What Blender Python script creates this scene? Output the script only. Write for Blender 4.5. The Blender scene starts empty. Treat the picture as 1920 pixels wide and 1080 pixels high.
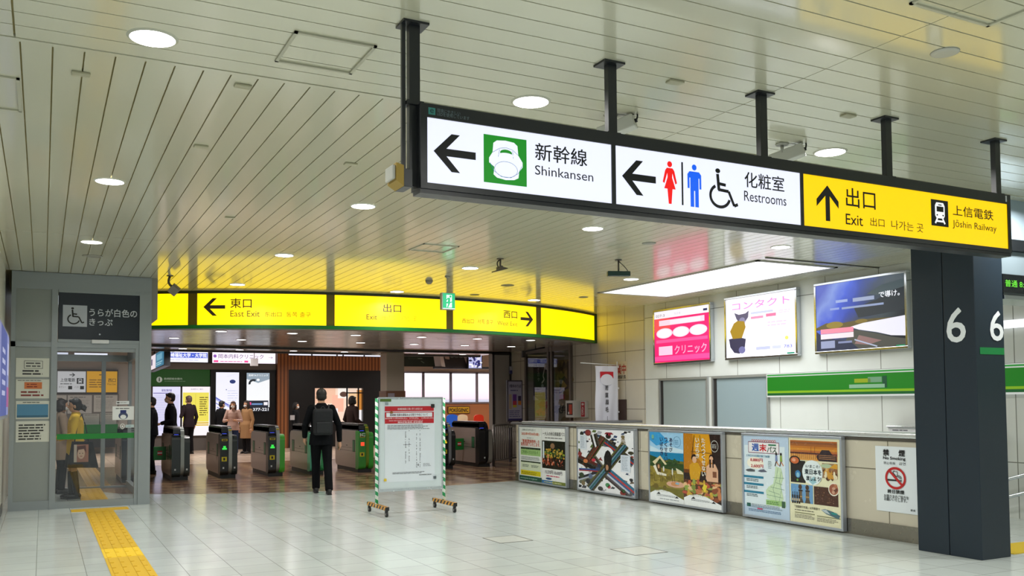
import bpy, bmesh, math, random
from mathutils import Vector, Matrix
random.seed(7)
scn = bpy.context.scene
C = scn.collection

# ---------------------------------------------------------------- camera, world, lights, exposure
F = 1690.0; CX = 960.0; CY = 678.0; YAW = 27.5; PITCH = 2.6; ROLL = 0.40; EYE = 1.5
_y, _p, _r = math.radians(YAW), math.radians(PITCH), math.radians(ROLL)
FW = Vector((math.sin(_y)*math.cos(_p), math.cos(_y)*math.cos(_p), math.sin(_p)))
_rt = Vector((math.cos(_y), -math.sin(_y), 0)); _up = _rt.cross(FW)
RT = _rt*math.cos(_r) - _up*math.sin(_r); UP = _rt*math.sin(_r) + _up*math.cos(_r)
EYEP = Vector((0, 0, EYE))
cam = bpy.data.cameras.new('camera'); camo = bpy.data.objects.new('camera', cam); C.objects.link(camo)
camo.matrix_world = Matrix(((RT.x, UP.x, -FW.x, 0), (RT.y, UP.y, -FW.y, 0), (RT.z, UP.z, -FW.z, EYE), (0, 0, 0, 1)))
cam.sensor_width = 36; cam.lens = F/1920*36; cam.shift_y = (CY-540)/1920; cam.clip_end = 200; cam.clip_start = .05
scn.camera = camo
scn.view_settings.view_transform = 'Standard'; scn.view_settings.look = 'None'
scn.view_settings.gamma = 1; scn.view_settings.exposure = 0.0; scn.view_settings.use_curve_mapping = False
scn.cycles.use_denoising = True; scn.cycles.sample_clamp_indirect = 6; scn.cycles.max_bounces = 8
scn.cycles.caustics_reflective = False; scn.cycles.caustics_refractive = False
w = bpy.data.worlds.new('world'); scn.world = w; w.use_nodes = True
bgn = w.node_tree.nodes['Background']; bgn.inputs[0].default_value = (.86, .95, 1, 1); bgn.inputs[1].default_value = .50

CE = 3.45      # main ceiling height
LC = 2.82      # lower ceiling height beyond the lit band
GX = (.49, 2.78, 5.46, 8.28); GY = (5.05, 8.50, 11.78, 14.98)
def area(x, y, z, r, power, col=(1, .985, .95), size_y=None, rot=(0, 0, 0), spread=160):
    l = bpy.data.lights.new('lamp', 'AREA'); l.energy = power; l.color = col; l.size = r; l.spread = math.radians(spread)
    if size_y: l.shape = 'RECTANGLE'; l.size_y = size_y
    else: l.shape = 'DISK'
    o = bpy.data.objects.new('lamp', l); o.location = (x, y, z); o.rotation_euler = rot; C.objects.link(o); return o
LAMP = 34
for gy in GY[:3] + (1.6, -1.8):
    for gx in GX: area(gx, gy, CE-.02, .2, LAMP)
for gx in GX[1:]: area(gx, 14.6, CE-.02, .2, 20)
area(9.55, 11.5, CE-.03, 1.2, 70, (.95, .98, 1), size_y=3.6)          # the light panel over the ticket windows
for gy in (19.5, 22.5):
    for gx in (3, 5.5, 8): area(gx, gy, LC-.02, .15, 24, (1, .94, .9))
for gx in (.5, 4.5, 8.5, 12.5, 15.5): area(gx, 27.5, 3.5, .6, 75, (1, .93, .87))
area(.5, 16.2, 2.88, .3, 16, (1, .97, .92))  # fill light added under the booth roof to brighten its interior, no fixture modelled

# ---------------------------------------------------------------- pixel rays and planes
def ray(px, py): return RT*((px-CX)/F) + UP*((CY-py)/F) + FW
class Plane:
    """a real plane in the place: origin o, u axis, v up, n towards the viewer"""
    def __init__(s, o, u, v=(0, 0, 1)):
        s.o = Vector(o); s.u = Vector(u).normalized(); s.v = Vector(v); s.n = s.u.cross(s.v).normalized()
    def at(s, u, v, k=0): return s.o + s.u*u + s.v*v + s.n*(k*.0016)
    def uv(s, px, py):
        d = ray(px, py); t = (s.o-EYEP).dot(s.n)/d.dot(s.n); p = EYEP+d*t-s.o
        return p.dot(s.u), p.dot(s.v)
def planeY(y): return Plane((0, y, 0), (1, 0, 0))        # faces the camera side (-Y)
def planeX(x): return Plane((x, 0, 0), (0, -1, 0))       # right hand wall, faces -X
def planeXl(x): return Plane((x, 0, 0), (0, 1, 0))       # left hand wall, faces +X
AX, AY, AR = 6.0, 23.35, 8.1
def arcy(x, r=AR):
    d = r*r-(x-AX)**2
    return AY-math.sqrt(max(d, .01))
class Arc:
    def at(s, u, v, k=0): return Vector((u, arcy(u)-k*.002, v))
    def uv(s, px, py):
        d = ray(px, py); a = d.x**2+d.y**2; b = -2*(d.x*AX+d.y*AY); c = AX*AX+AY*AY-AR*AR
        t = (-b-math.sqrt(b*b-4*a*c))/(2*a); p = EYEP+d*t
        return p.x, p.z

# ---------------------------------------------------------------- materials
def gx_at(px, Y, py=800): return planeY(Y).uv(px, py)[0]
def lin(c):
    if isinstance(c, str): c = tuple(int(c[i:i+2], 16)/255 for i in (0, 2, 4))
    return tuple((x/12.92 if x <= .04045 else ((x+.055)/1.055)**2.4) for x in c)+(1,)
MC = {}
def mat(c, rough=.5, metal=0, emit=0, spec=.5, coat=0, bump=None, plain=False):
    key = (c, rough, metal, emit, spec, coat, bump)
    if key in MC: return MC[key]
    m = bpy.data.materials.new('m_'+str(len(MC))); m.use_nodes = True; nt = m.node_tree; b = nt.nodes['Principled BSDF']
    col = lin(c); b.inputs['Base Color'].default_value = col; b.inputs['Roughness'].default_value = rough
    b.inputs['Metallic'].default_value = metal; b.inputs['Specular IOR Level'].default_value = spec
    b.inputs['Coat Weight'].default_value = coat; b.inputs['Coat Roughness'].default_value = max(.06, rough*.85)
    if emit:
        b.inputs['Base Color'].default_value = tuple(x*.3 for x in col[:3])+(1,)
        b.inputs['Emission Color'].default_value = col; b.inputs['Emission Strength'].default_value = emit
    else:
        tc = nt.nodes.new('ShaderNodeTexCoord'); n = nt.nodes.new('ShaderNodeTexNoise')
        n.inputs['Scale'].default_value = (bump or (1.2 if plain else 25,))[0]; n.inputs['Detail'].default_value = 3
        nt.links.new(tc.outputs['Object'], n.inputs['Vector'])
        mr = nt.nodes.new('ShaderNodeMapRange'); mr.inputs[3].default_value = max(0, rough-(.005 if plain else .04)); mr.inputs[4].default_value = min(1, rough+(.01 if plain else .06))
        nt.links.new(n.outputs['Fac'], mr.inputs[0]); nt.links.new(mr.outputs[0], b.inputs['Roughness'])
        if bump:
            bp = nt.nodes.new('ShaderNodeBump'); bp.inputs['Strength'].default_value = bump[1]; bp.inputs['Distance'].default_value = .01
            nt.links.new(n.outputs['Fac'], bp.inputs['Height']); nt.links.new(bp.outputs[0], b.inputs['Normal'])
    MC[key] = m; return m
def glass_mat(tint=(.93, .97, .97), mix=.10, rough=.02):
    m = bpy.data.materials.new('pane'); m.use_nodes = True; nt = m.node_tree; nt.nodes.clear()
    o = nt.nodes.new('ShaderNodeOutputMaterial'); t = nt.nodes.new('ShaderNodeBsdfTransparent'); t.inputs[0].default_value = tint+(1,)
    g = nt.nodes.new('ShaderNodeBsdfGlossy'); g.inputs['Roughness'].default_value = rough
    f = nt.nodes.new('ShaderNodeFresnel'); f.inputs[0].default_value = 1.45
    a = nt.nodes.new('ShaderNodeMath'); a.operation = 'ADD'; a.inputs[1].default_value = mix*.3
    mx = nt.nodes.new('ShaderNodeMixShader')
    nt.links.new(f.outputs[0], a.inputs[0]); nt.links.new(a.outputs[0], mx.inputs[0]); nt.links.new(t.outputs[0], mx.inputs[1]); nt.links.new(g.outputs[0], mx.inputs[2]); nt.links.new(mx.outputs[0], o.inputs[0])
    return m
GLASS = glass_mat()

def tile_mat(c1, c2, cg, size, rough, off=(0, 0), grout=.006, bumpy=.15, row=1.0, checker=None, spec=.5, axes='XY', coat=0):
    """square tiles with thin joints, in object coordinates"""
    m = bpy.data.materials.new('tiles'); m.use_nodes = True; nt = m.node_tree; b = nt.nodes['Principled BSDF']
    tc = nt.nodes.new('ShaderNodeTexCoord'); mp = nt.nodes.new('ShaderNodeMapping')
    mp.inputs['Location'].default_value = (-off[0], -off[1], 0)
    src = tc.outputs['Object']
    if axes != 'XY':
        sp = nt.nodes.new('ShaderNodeSeparateXYZ'); cb = nt.nodes.new('ShaderNodeCombineXYZ')
        nt.links.new(src, sp.inputs[0]); nt.links.new(sp.outputs[axes[0]], cb.inputs[0]); nt.links.new(sp.outputs[axes[1]], cb.inputs[1]); src = cb.outputs[0]
    nt.links.new(src, mp.inputs[0])
    br = nt.nodes.new('ShaderNodeTexBrick'); br.offset = 0; br.squash = 1
    br.inputs['Color1'].default_value = lin(c1); br.inputs['Color2'].default_value = lin(c2); br.inputs['Mortar'].default_value = lin(cg)
    br.inputs['Scale'].default_value = 1; br.inputs['Mortar Size'].default_value = grout; br.inputs['Mortar Smooth'].default_value = .2
    br.inputs['Brick Width'].default_value = size; br.inputs['Row Height'].default_value = size*row
    nt.links.new(mp.outputs[0], br.inputs[0])
    n = nt.nodes.new('ShaderNodeTexNoise'); n.inputs['Scale'].default_value = 2.2; n.inputs['Detail'].default_value = 5; nt.links.new(tc.outputs['Object'], n.inputs['Vector'])
    mr = nt.nodes.new('ShaderNodeMapRange'); mr.inputs[3].default_value = rough*.75; mr.inputs[4].default_value = rough*1.35; nt.links.new(n.outputs['Fac'], mr.inputs[0]); nt.links.new(mr.outputs[0], b.inputs['Roughness'])
    hs = nt.nodes.new('ShaderNodeHueSaturation'); mv = nt.nodes.new('ShaderNodeMapRange'); mv.inputs[3].default_value = .92; mv.inputs[4].default_value = 1.06
    nt.links.new(n.outputs['Fac'], mv.inputs[0]); nt.links.new(mv.outputs[0], hs.inputs['Value']); nt.links.new(br.outputs['Color'], hs.inputs['Color']); nt.links.new(hs.outputs[0], b.inputs['Base Color'])
    bp = nt.nodes.new('ShaderNodeBump'); bp.inputs['Strength'].default_value = bumpy; bp.inputs['Distance'].default_value = .003; bp.invert = True
    nt.links.new(br.outputs['Fac'], bp.inputs['Height']); nt.links.new(bp.outputs[0], b.inputs['Normal'])
    b.inputs['Specular IOR Level'].default_value = spec; b.inputs['Coat Weight'].default_value = coat; b.inputs['Coat Roughness'].default_value = rough
    return m

# ---------------------------------------------------------------- object helpers
def props(o, label=None, cat=None, group=None, kind=None):
    if label: o['label'] = label
    if cat: o['category'] = cat
    if group: o['group'] = group
    if kind: o['kind'] = kind
    return o
def thing(name, label, cat, loc=(0, 0, 0), rz=0, group=None):
    o = bpy.data.objects.new(name, None); C.objects.link(o); o.location = loc; o.rotation_euler = (0, 0, rz); o.empty_display_size = .2
    return props(o, label, cat, group)
def copy_tree(o, parent=None):
    c = o.copy(); C.objects.link(c)
    if parent: c.parent = parent
    for ch in [x for x in list(C.objects) if x.parent == o]: copy_tree(ch, c)
    return c
class MB:
    def __init__(s): s.bm = bmesh.new(); s.mats = []
    def mi(s, m):
        if m is None: return 0
        if m not in s.mats: s.mats.append(m)
        return s.mats.index(m)
    def face(s, pts, m=None, smooth=False):
        try: f = s.bm.faces.new([s.bm.verts.new(p) for p in pts])
        except ValueError: return
        f.material_index = s.mi(m); f.smooth = smooth; return f
    def box(s, x0, y0, z0, x1, y1, z1, m=None, bev=0):
        v = [s.bm.verts.new(p) for p in ((x0, y0, z0), (x1, y0, z0), (x1, y1, z0), (x0, y1, z0), (x0, y0, z1), (x1, y0, z1), (x1, y1, z1), (x0, y1, z1))]
        fs = [s.bm.faces.new([v[i] for i in q]) for q in ((3, 2, 1, 0), (4, 5, 6, 7), (0, 1, 5, 4), (1, 2, 6, 5), (2, 3, 7, 6), (3, 0, 4, 7))]
        k = s.mi(m)
        for f in fs: f.material_index = k
        if bev:
            es = list({e for f in fs for e in f.edges})
            r = bmesh.ops.bevel(s.bm, geom=es, offset=bev, segments=2, affect='EDGES', profile=.5)
            for f in r['faces']: f.material_index = k
        return s
    def tube(s, pts, r, m=None, n=10, caps=True):
        pts = [Vector(p) for p in pts]; rs = r if isinstance(r, (list, tuple)) else [r]*len(pts); k = s.mi(m); rings = []
        for i, p in enumerate(pts):
            d = (pts[min(i+1, len(pts)-1)]-pts[max(i-1, 0)]).normalized()
            a = d.cross(Vector((0, 0, 1)) if abs(d.z) < .9 else Vector((0, 1, 0))).normalized(); b = d.cross(a)
            rings.append([s.bm.verts.new(p+(a*math.cos(t)+b*math.sin(t))*rs[i]) for t in [2*math.pi*j/n for j in range(n)]])
        for A, B in zip(rings, rings[1:]):
            for j in range(n):
                f = s.bm.faces.new((A[j], A[(j+1) % n], B[(j+1) % n], B[j])); f.material_index = k; f.smooth = True
        if caps:
            for rr in (rings[0][::-1], rings[-1]):
                f = s.bm.faces.new(rr); f.material_index = k
        return s
    def loft(s, rings, m=None, n=20, caps=True):
        """rings: (centre, rx vector, ry vector)"""
        k = s.mi(m); R = []
        for c, a, b in rings:
            c, a, b = Vector(c), Vector(a), Vector(b)
            R.append([s.bm.verts.new(c+a*math.cos(t)+b*math.sin(t)) for t in [2*math.pi*j/n for j in range(n)]])
        for A, B in zip(R, R[1:]):
            for j in range(n):
                f = s.bm.faces.new((A[j], A[(j+1) % n], B[(j+1) % n], B[j])); f.material_index = k; f.smooth = True
        if caps:
            for rr in (R[0][::-1], R[-1]):
                f = s.bm.faces.new(rr); f.material_index = k
        return s
    def ball(s, c, r, m=None, u=16, v=10):
        r = Vector(r if isinstance(r, (list, tuple)) else (r, r, r)); k = s.mi(m)
        g = bmesh.ops.create_uvsphere(s.bm, u_segments=u, v_segments=v, radius=1)
        for q in g['verts']: q.co = Vector((q.co.x*r.x, q.co.y*r.y, q.co.z*r.z))+Vector(c)
        for f in {f for q in g['verts'] for f in q.link_faces}: f.material_index = k; f.smooth = True
        return s
    def prism(s, pts, axis, a, b, m=None, smooth=False):
        """extrude a 2D outline along axis X/Y/Z from a to b"""
        def P(p, t): return {'X': (t, p[0], p[1]), 'Y': (p[0], t, p[1]), 'Z': (p[0], p[1], t)}[axis]
        A = [s.bm.verts.new(P(p, a)) for p in pts]; B = [s.bm.verts.new(P(p, b)) for p in pts]; k = s.mi(m); n = len(pts)
        fs = [s.bm.faces.new(A), s.bm.faces.new(B[::-1])]
        for i in range(n):
            f = s.bm.faces.new((A[i], B[i], B[(i+1) % n], A[(i+1) % n])); f.smooth = smooth; fs.append(f)
        for f in fs: f.material_index = k
        return s
    def build(s, name, m=None, parent=None, world=False, kind=None, recalc=True, label=None):
        if recalc: bmesh.ops.recalc_face_normals(s.bm, faces=s.bm.faces)
        me = bpy.data.meshes.new(name)
        if parent is not None and world:
            mw = Matrix.Translation(parent.location) @ parent.rotation_euler.to_matrix().to_4x4()
            par = parent.parent
            while par: mw = Matrix.Translation(par.location) @ par.rotation_euler.to_matrix().to_4x4() @ mw; par = par.parent
            s.bm.transform(mw.inverted())
        s.bm.to_mesh(me); s.bm.free()
        for q in ([m] if m and not s.mats else s.mats): me.materials.append(q)
        o = bpy.data.objects.new(name, me); C.objects.link(o)
        if parent is not None: o.parent = parent
        if kind: o['kind'] = kind
        if label: o['label'] = label
        return o
def bx(name, b, m, parent=None, world=True, bev=0, kind=None, label=None):
    mb = MB(); mb.box(*b, bev=bev); return mb.build(name, m, parent, world=world and parent is not None, kind=kind, label=label)

# ---------------------------------------------------------------- flat artwork and lettering on real panels
TC = {}
def glyphs(body, bold=0):
    k = (body, bold)
    if k not in TC:
        c = bpy.data.curves.new('t', 'FONT'); c.body = body; c.size = 1; c.resolution_u = 3; c.space_line = .85
        o = bpy.data.objects.new('t', c); C.objects.link(o); bpy.context.view_layer.update()
        dg = bpy.context.evaluated_depsgraph_get(); me = bpy.data.meshes.new_from_object(o.evaluated_get(dg))
        V = [v.co.copy() for v in me.vertices]; Fc = [tuple(p.vertices) for p in me.polygons]
        bpy.data.objects.remove(o); bpy.data.curves.remove(c); bpy.data.meshes.remove(me)
        if bold:
            n0 = len(V); q = bold*.55; V0, F0 = list(V), list(Fc); V = []; Fc = []
            for i, (dx, dy) in enumerate(((q, q), (-q, q), (q, -q), (-q, -q))):
                V += [v+Vector((dx, dy, i*.14)) for v in V0]; Fc += [tuple(j+i*n0 for j in f) for f in F0]
        xs = [v.x for v in V] or [0, 1]; ys = [v.y for v in V] or [0, 1]
        TC[k] = (V, Fc, min(xs), min(ys), max(xs), max(ys))
    return TC[k]
class Art:
    def __init__(s, pl, emit=0, rough=.45): s.pl = pl; s.mb = MB(); s.e = emit; s.rough = rough
    def m(s, c): return mat(c, s.rough, emit=(s.e if s.e and c not in DARK else 0))
    def poly(s, uv, c, k=1): s.mb.face([s.pl.at(u, v, k) for u, v in uv], s.m(c))
    def rect(s, u0, v0, u1, v1, c, k=1): s.poly(((u0, v0), (u1, v0), (u1, v1), (u0, v1)), c, k)
    def ell(s, u, v, ru, rv, c, k=1, n=24, a0=0, a1=360):
        pts = [(u+ru*math.cos(math.radians(a0+(a1-a0)*i/n)), v+rv*math.sin(math.radians(a0+(a1-a0)*i/n))) for i in range(n+(a1-a0 != 360))]
        s.poly(pts, c, k)
    def ring(s, u, v, ru, rv, t, c, k=1, n=32, a0=0, a1=360):
        for i in range(n):
            q = [math.radians(a0+(a1-a0)*j/n) for j in (i, i+1)]
            s.poly([(u+ru*math.cos(q[0]), v+rv*math.sin(q[0])), (u+ru*math.cos(q[1]), v+rv*math.sin(q[1])), (u+(ru-t)*math.cos(q[1]), v+(rv-t)*math.sin(q[1])), (u+(ru-t)*math.cos(q[0]), v+(rv-t)*math.sin(q[0]))], c, k)
    def line(s, pts, t, c, k=1):
        for (a, b) in zip(pts, pts[1:]):
            d = Vector((b[0]-a[0], b[1]-a[1])); L = d.length or 1; n = Vector((-d.y, d.x))/L*t/2
            s.poly(((a[0]-n.x, a[1]-n.y), (b[0]-n.x, b[1]-n.y), (b[0]+n.x, b[1]+n.y), (a[0]+n.x, a[1]+n.y)), c, k)
    def text(s, body, u0, v0, u1, v1, c, k=2, bold=0, keep=False):
        V, Fc, x0, y0, x1, y1 = glyphs(body, bold)
        sx = (u1-u0)/max(x1-x0, .01); sy = (v1-v0)/max(y1-y0, .01)
        if keep: sx = sy = min(sx, sy)
        vs = [s.mb.bm.verts.new(s.pl.at(u0+(p.x-x0)*sx, v0+(p.y-y0)*sy, k+p.z)) for p in V]; mi = s.mb.mi(s.m(c))
        for f in Fc:
            try: q = s.mb.bm.faces.new([vs[i] for i in f]); q.material_index = mi
            except ValueError: pass
    # the same with picture corners (left, top, right, bottom) read on this plane
    def box_(s, l, t, r, b):
        u0, v1 = s.pl.uv(l, t); u1, v0 = s.pl.uv(r, b); return u0, v0, u1, v1
    def ptext(s, body, l, t, r, b, c, k=2, bold=0): u0, v0, u1, v1 = s.box_(l, t, r, b); s.text(body, u0, v0, u1, v1, c, k, bold)
    def prect(s, l, t, r, b, c, k=1): s.rect(*s.box_(l, t, r, b), c, k)
    def lines(s, u0, v0, u1, v1, n, c, k=2, fill=.45, ragged=.25):
        """rows of unreadable small print, as thin broken strokes"""
        h = (v1-v0)/n
        for i in range(n):
            y = v1-(i+.5)*h; x = u0; end = u1-(u1-u0)*random.random()*ragged
            while x < end:
                L = min(end-x, h*(1+random.random()*2.5)); s.rect(x, y-h*fill/2, x+L, y+h*fill/2, c, k); x += L+h*.35
    def build(s, name, parent=None, label=None): return s.mb.build(name, None, parent, world=True, recalc=False, label=label)
    def cut(s, name, parent, label=None): s.build(name, parent, label); s.mb = MB()
DARK = {'0a0c10', '101010', '14181c', '1a1a1a', '16202a', '3a3420', '5a5210', '4a4a10'}
def arrow(a, kind, u0, v0, u1, v1, c, k=2):
    P = [(0, .5), (.42, 1), (.62, 1), (.3, .6), (1, .6), (1, .4), (.3, .4), (.62, 0), (.42, 0)]
    for q in range(1):
        pts = []
        for x, y in P:
            if kind == 'R': x = 1-x
            if kind == 'U': x, y = y, 1-x
            pts.append((u0+(u1-u0)*x, v0+(v1-v0)*y))
        a.poly(pts, c, k)
def wheelchair(a, u0, v0, u1, v1, c, k=2):
    W, H = u1-u0, v1-v0; X = lambda x: u0+W*x; Y = lambda y: v0+H*y; t = W*.085
    a.ell(X(.31), Y(.94), W*.085, H*.06, c, k)
    a.line([(X(.30), Y(.86)), (X(.34), Y(.46))], t*1.15, c, k); a.line([(X(.31), Y(.47)), (X(.68), Y(.45)), (X(.87), Y(.10)), (X(1), Y(.15))], t, c, k+.3)
    a.line([(X(.33), Y(.62)), (X(.58), Y(.60))], t, c, k+.6)
    a.ring(X(.38), Y(.31), W*.38, H*.31, t, c, k, a0=118, a1=345)
def person_icon(a, u0, v0, u1, v1, c, woman, k=2):
    W, H = u1-u0, v1-v0; X = lambda x: u0+W*x; Y = lambda y: v0+H*y
    a.ell(X(.5), Y(.93), W*.17, H*.07, c, k)
    if woman:
        body = [(.3, .84), (.7, .84), (.82, .78), (1, .5), (.88, .47), (.68, .72), (.66, .62), (.9, .35), (.68, .35), (.6, 0), (.4, 0), (.32, .35), (.1, .35), (.34, .62), (.32, .72), (.12, .47), (0, .5), (.18, .78)]
    else:
        body = [(.15, .83), (.85, .83), (1, .76), (1, .43), (.86, .43), (.86, .68), (.8, .68), (.8, 0), (.54, 0), (.54, .38), (.46, .38), (.46, 0), (.2, 0), (.2, .68), (.14, .68), (.14, .43), (0, .43), (0, .76)]
    a.poly([(X(x), Y(y)) for x, y in body], c, k)
def train_icon(a, u0, v0, u1, v1, k=2, fg='f4f6f8', bg='101010'):
    W, H = u1-u0, v1-v0; X = lambda x: u0+W*x; Y = lambda y: v0+H*y
    a.rect(u0, v0, u1, v1, bg, k)
    a.poly([(X(.3), Y(.3)), (X(.22), Y(.4)), (X(.22), Y(.78)), (X(.3), Y(.9)), (X(.7), Y(.9)), (X(.78), Y(.78)), (X(.78), Y(.4)), (X(.7), Y(.3))], fg, k+1)
    a.rect(X(.3), Y(.55), X(.7), Y(.75), bg, k+2); a.rect(X(.4), Y(.79), X(.6), Y(.83), bg, k+2)
    a.ell(X(.33), Y(.42), W*.045, H*.03, bg, k+2); a.ell(X(.67), Y(.42), W*.045, H*.03, bg, k+2)
    a.line([(X(.35), Y(.3)), (X(.22), Y(.1))], W*.08, fg, k+1); a.line([(X(.65), Y(.3)), (X(.78), Y(.1))], W*.08, fg, k+1); a.line([(X(.3), Y(.19)), (X(.7), Y(.19))], W*.07, fg, k+1)

# ================================================================ SETTING
M_floor = tile_mat('ccd4d1', 'c5cdca', '959b97', .4, .15, off=(-.03, .255), grout=.0038, coat=.2)
M_floor2 = tile_mat('e6cdb8', 'd9c2ae', 'a89585', .4, .22)
def brown_floor():
    m = bpy.data.materials.new('brown tiles'); m.use_nodes = True; nt = m.node_tree; b = nt.nodes['Principled BSDF']
    tc = nt.nodes.new('ShaderNodeTexCoord'); mp = nt.nodes.new('ShaderNodeMapping'); mp.inputs['Rotation'].default_value = (0, 0, math.radians(45)); mp.inputs['Scale'].default_value = (2.4, 2.4, 2.4)
    nt.links.new(tc.outputs['Object'], mp.inputs[0]); ch = nt.nodes.new('ShaderNodeTexChecker'); ch.inputs['Scale'].default_value = 1
    ch.inputs[1].default_value = lin('7c5c4c'); ch.inputs[2].default_value = lin('b0906e'); nt.links.new(mp.outputs[0], ch.inputs[0])
    n = nt.nodes.new('ShaderNodeTexNoise'); n.inputs['Scale'].default_value = 1.7; nt.links.new(tc.outputs['Object'], n.inputs[0])
    mx = nt.nodes.new('ShaderNodeMixRGB'); mx.blend_type = 'MULTIPLY'; mx.inputs[0].default_value = .5; nt.links.new(ch.outputs[0], mx.inputs[1]); nt.links.new(n.outputs['Fac'], mx.inputs[2]); nt.links.new(mx.outputs[0], b.inputs['Base Color'])
    b.inputs['Roughness'].default_value = .2; return m
# pale floor in front of the gates
mb = MB(); mb.box(-5, -5, -.2, 18, 36, 0); mb.build('floor', M_floor, kind='structure')
# darker diamond tiles through the gates, edge on the same arc as the band
mb = MB(); N = 40
xs = [-.5+(11.4)*i/N for i in range(N+1)]
def fy(x): return (arcy(x, 8.2)+.0) if x > 1.2 else arcy(1.2, 8.2)+.6
top = [(x, fy(x)) for x in xs]
mb.prism(top+[(10.9, 24), (-.5, 24)], 'Z', .0, .003); mb.build('floor', brown_floor(), kind='structure')
mb = MB(); mb.box(-2, 24, .0, 17.5, 31.2, .003); mb.build('floor', M_floor2, kind='structure')

M_strip = mat('cbc9b1', .26, spec=.6, coat=.5, plain=True)
M_strip.node_tree.nodes['Principled BSDF'].inputs['Coat Roughness'].default_value = .09
M_strip.node_tree.nodes['Principled BSDF'].inputs['Coat Weight'].default_value = .7
M_gap = mat('b3a878', .8)
PW = .157; PN = .1765; GAP = .009
mb = MB()
def strip(pts):   # pts outline in plan -> panel with thickness
    mb.prism(pts, 'Z', CE, CE+.018, M_strip)
# near field: strips run left-right
y = 5.36
segs = [(-3.4, -.165), (-.155, 4.06), (4.066, 10.92)]
while y > -5:
    for a, b in segs: strip([(a, y-PN+GAP), (b, y-PN+GAP), (b, y), (a, y)])
    y -= PN
mb.prism([(-3.4, 5.368), (10.92, 5.368), (10.92, 5.412), (-3.4, 5.412)], 'Z', CE-.004, CE+.018, M_strip)
# far field: strips run away from the camera and end on the lit band
x = -.612
while x < 10.9:
    a, b = x+GAP, x+PW; f0 = arcy(a) if a > 1.45 else 14.72; f1 = arcy(b) if b > 1.45 else 14.72
    b = min(b, 10.92)
    if a < b:
        strip([(a, 5.42), (b, 5.42), (b, 11.37), (a, 11.37)]); strip([(a, 11.376), (b, 11.376), (b, f1), (a, f0)])
    x += PW
x = -.61
while x > -3.4:
    strip([(x-PW+GAP, 5.42), (x, 5.42), (x, 8.5), (x-PW+GAP, 8.5)]); x -= PW
mb.prism([(-3.4, -5), (10.95, -5), (10.95, 18), (-3.4, 18)], 'Z', CE+.02, CE+.05, M_gap)
mb.build('ceiling', kind='structure')
# lower ceiling over the gates, smooth grey panels
M_low = tile_mat('aaa4a0', 'b3ada9', '6e6a66', 2.4, .2, grout=.01, row=.5, coat=.3)
mb = MB(); xs = [1.5+9.4*i/N for i in range(N+1)]
mb.prism([(x, arcy(x)+.05) for x in xs]+[(10.9, 22.9), (1.5, 22.9)], 'Z', LC, LC+.06); mb.build('ceiling', M_low, kind='structure')
bx('trim_1', (1.5, 21.0, LC-.05, 10.9, 21.09, LC), mat('2a2826', .4), kind='structure')
bx('trim_2', (1.5, 22.84, LC-.04, 10.9, 22.93, LC+.9), mat('3a3634', .4), kind='structure')
bx('ceiling', (-2, 22.93, 3.72, 17.5, 31.2, 3.8), mat('b8b2a8', .5), kind='structure')
bx('ceiling', (-.5, 17.5, 2.9, 1.5, 22.9, 2.96), mat('8f8880', .4), kind='structure')

# walls
M_wall = tile_mat('d9dcd8', 'd4d7d3', '7d8078', 1.025, .22, off=(9.22, .7), axes='YZ', row=1.25/1.025, grout=.007, bumpy=.3, coat=.2)
M_wallf = tile_mat('cfc8b8', 'c9c2b2', '7a7468', .67, .22, off=(15.76, .74), axes='YZ', row=.607/.67, grout=.007, bumpy=.3, coat=.2)
mb = MB(); mb.box(10.9, -5, 0, 11.1, 15.05, 3.5); mb.build('wall_right', M_wall, kind='structure')
mb = MB(); mb.box(10.9, 15.065, 0, 11.1, 21.0, 3.5); mb.build('wall_right', M_wallf, kind='structure')
bx('wall_right', (10.93, 15.05, 0, 11.1, 15.065, 3.5), mat('3a3630', .6), kind='structure')
mb = MB(); mb.box(-.7, 8.5, 0, -.5, 22.9, 3.5); mb.build('wall_left', mat('c6c6ba', .45), kind='structure')
mb = MB(); mb.box(-3.4, 8.5, 0, -.7, 8.7, 3.5); mb.build('wall_left', mat('c6c6ba', .45), kind='structure')
bx('baseboard_left', (-.5, 8.5, 0, -.485, 14.75, .12), mat('6a6a66', .4, .5), kind='structure')
# wall stub with dark frame at the far right of the gates
mb = MB(); mb.box(10.35, 21.0, 0, 11.1, 21.2, 2.82, mat('a39a92', .4)); mb.box(10.35, 20.97, 0, 10.4, 21.0, 2.8, mat('2c2624', .4)); mb.box(10.35, 20.97, 2.74, 10.9, 21.0, 2.8, mat('2c2624', .4)); mb.box(10.85, 20.97, 0, 10.9, 21.0, 2.8, mat('2c2624', .4))
mb.build('wall_far', kind='structure')

# ---------------------------------------------------------------- downlights
def downlight_proto(r, z, e, trim):
    mb = MB(); n = 32
    for i in range(n):
        a, b = 2*math.pi*i/n, 2*math.pi*(i+1)/n
        q = [((r+.016)*math.cos(a), (r+.016)*math.sin(a), 0), ((r+.016)*math.cos(b), (r+.016)*math.sin(b), 0), (r*math.cos(b), r*math.sin(b), -.008), (r*math.cos(a), r*math.sin(a), -.008)]
        mb.face(q, trim, True)
    ring = mb.build('trim_ring', None)
    mb = MB(); mb.face([(r*math.cos(2*math.pi*i/n), r*math.sin(2*math.pi*i/n), -.007) for i in range(n)][::-1]); disc = mb.build('diffuser', mat('ffffff', emit=e))
    return ring, disc
rowname = ['nearest the camera', 'second from the camera', 'third from the camera', 'just before the yellow band']
colname = ['leftmost', 'second from left', 'third from left', 'rightmost']
M_trim = mat('b9b9a8', .4)
DR, DD = downlight_proto(.115, CE, 9, M_trim); first = True
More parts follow.
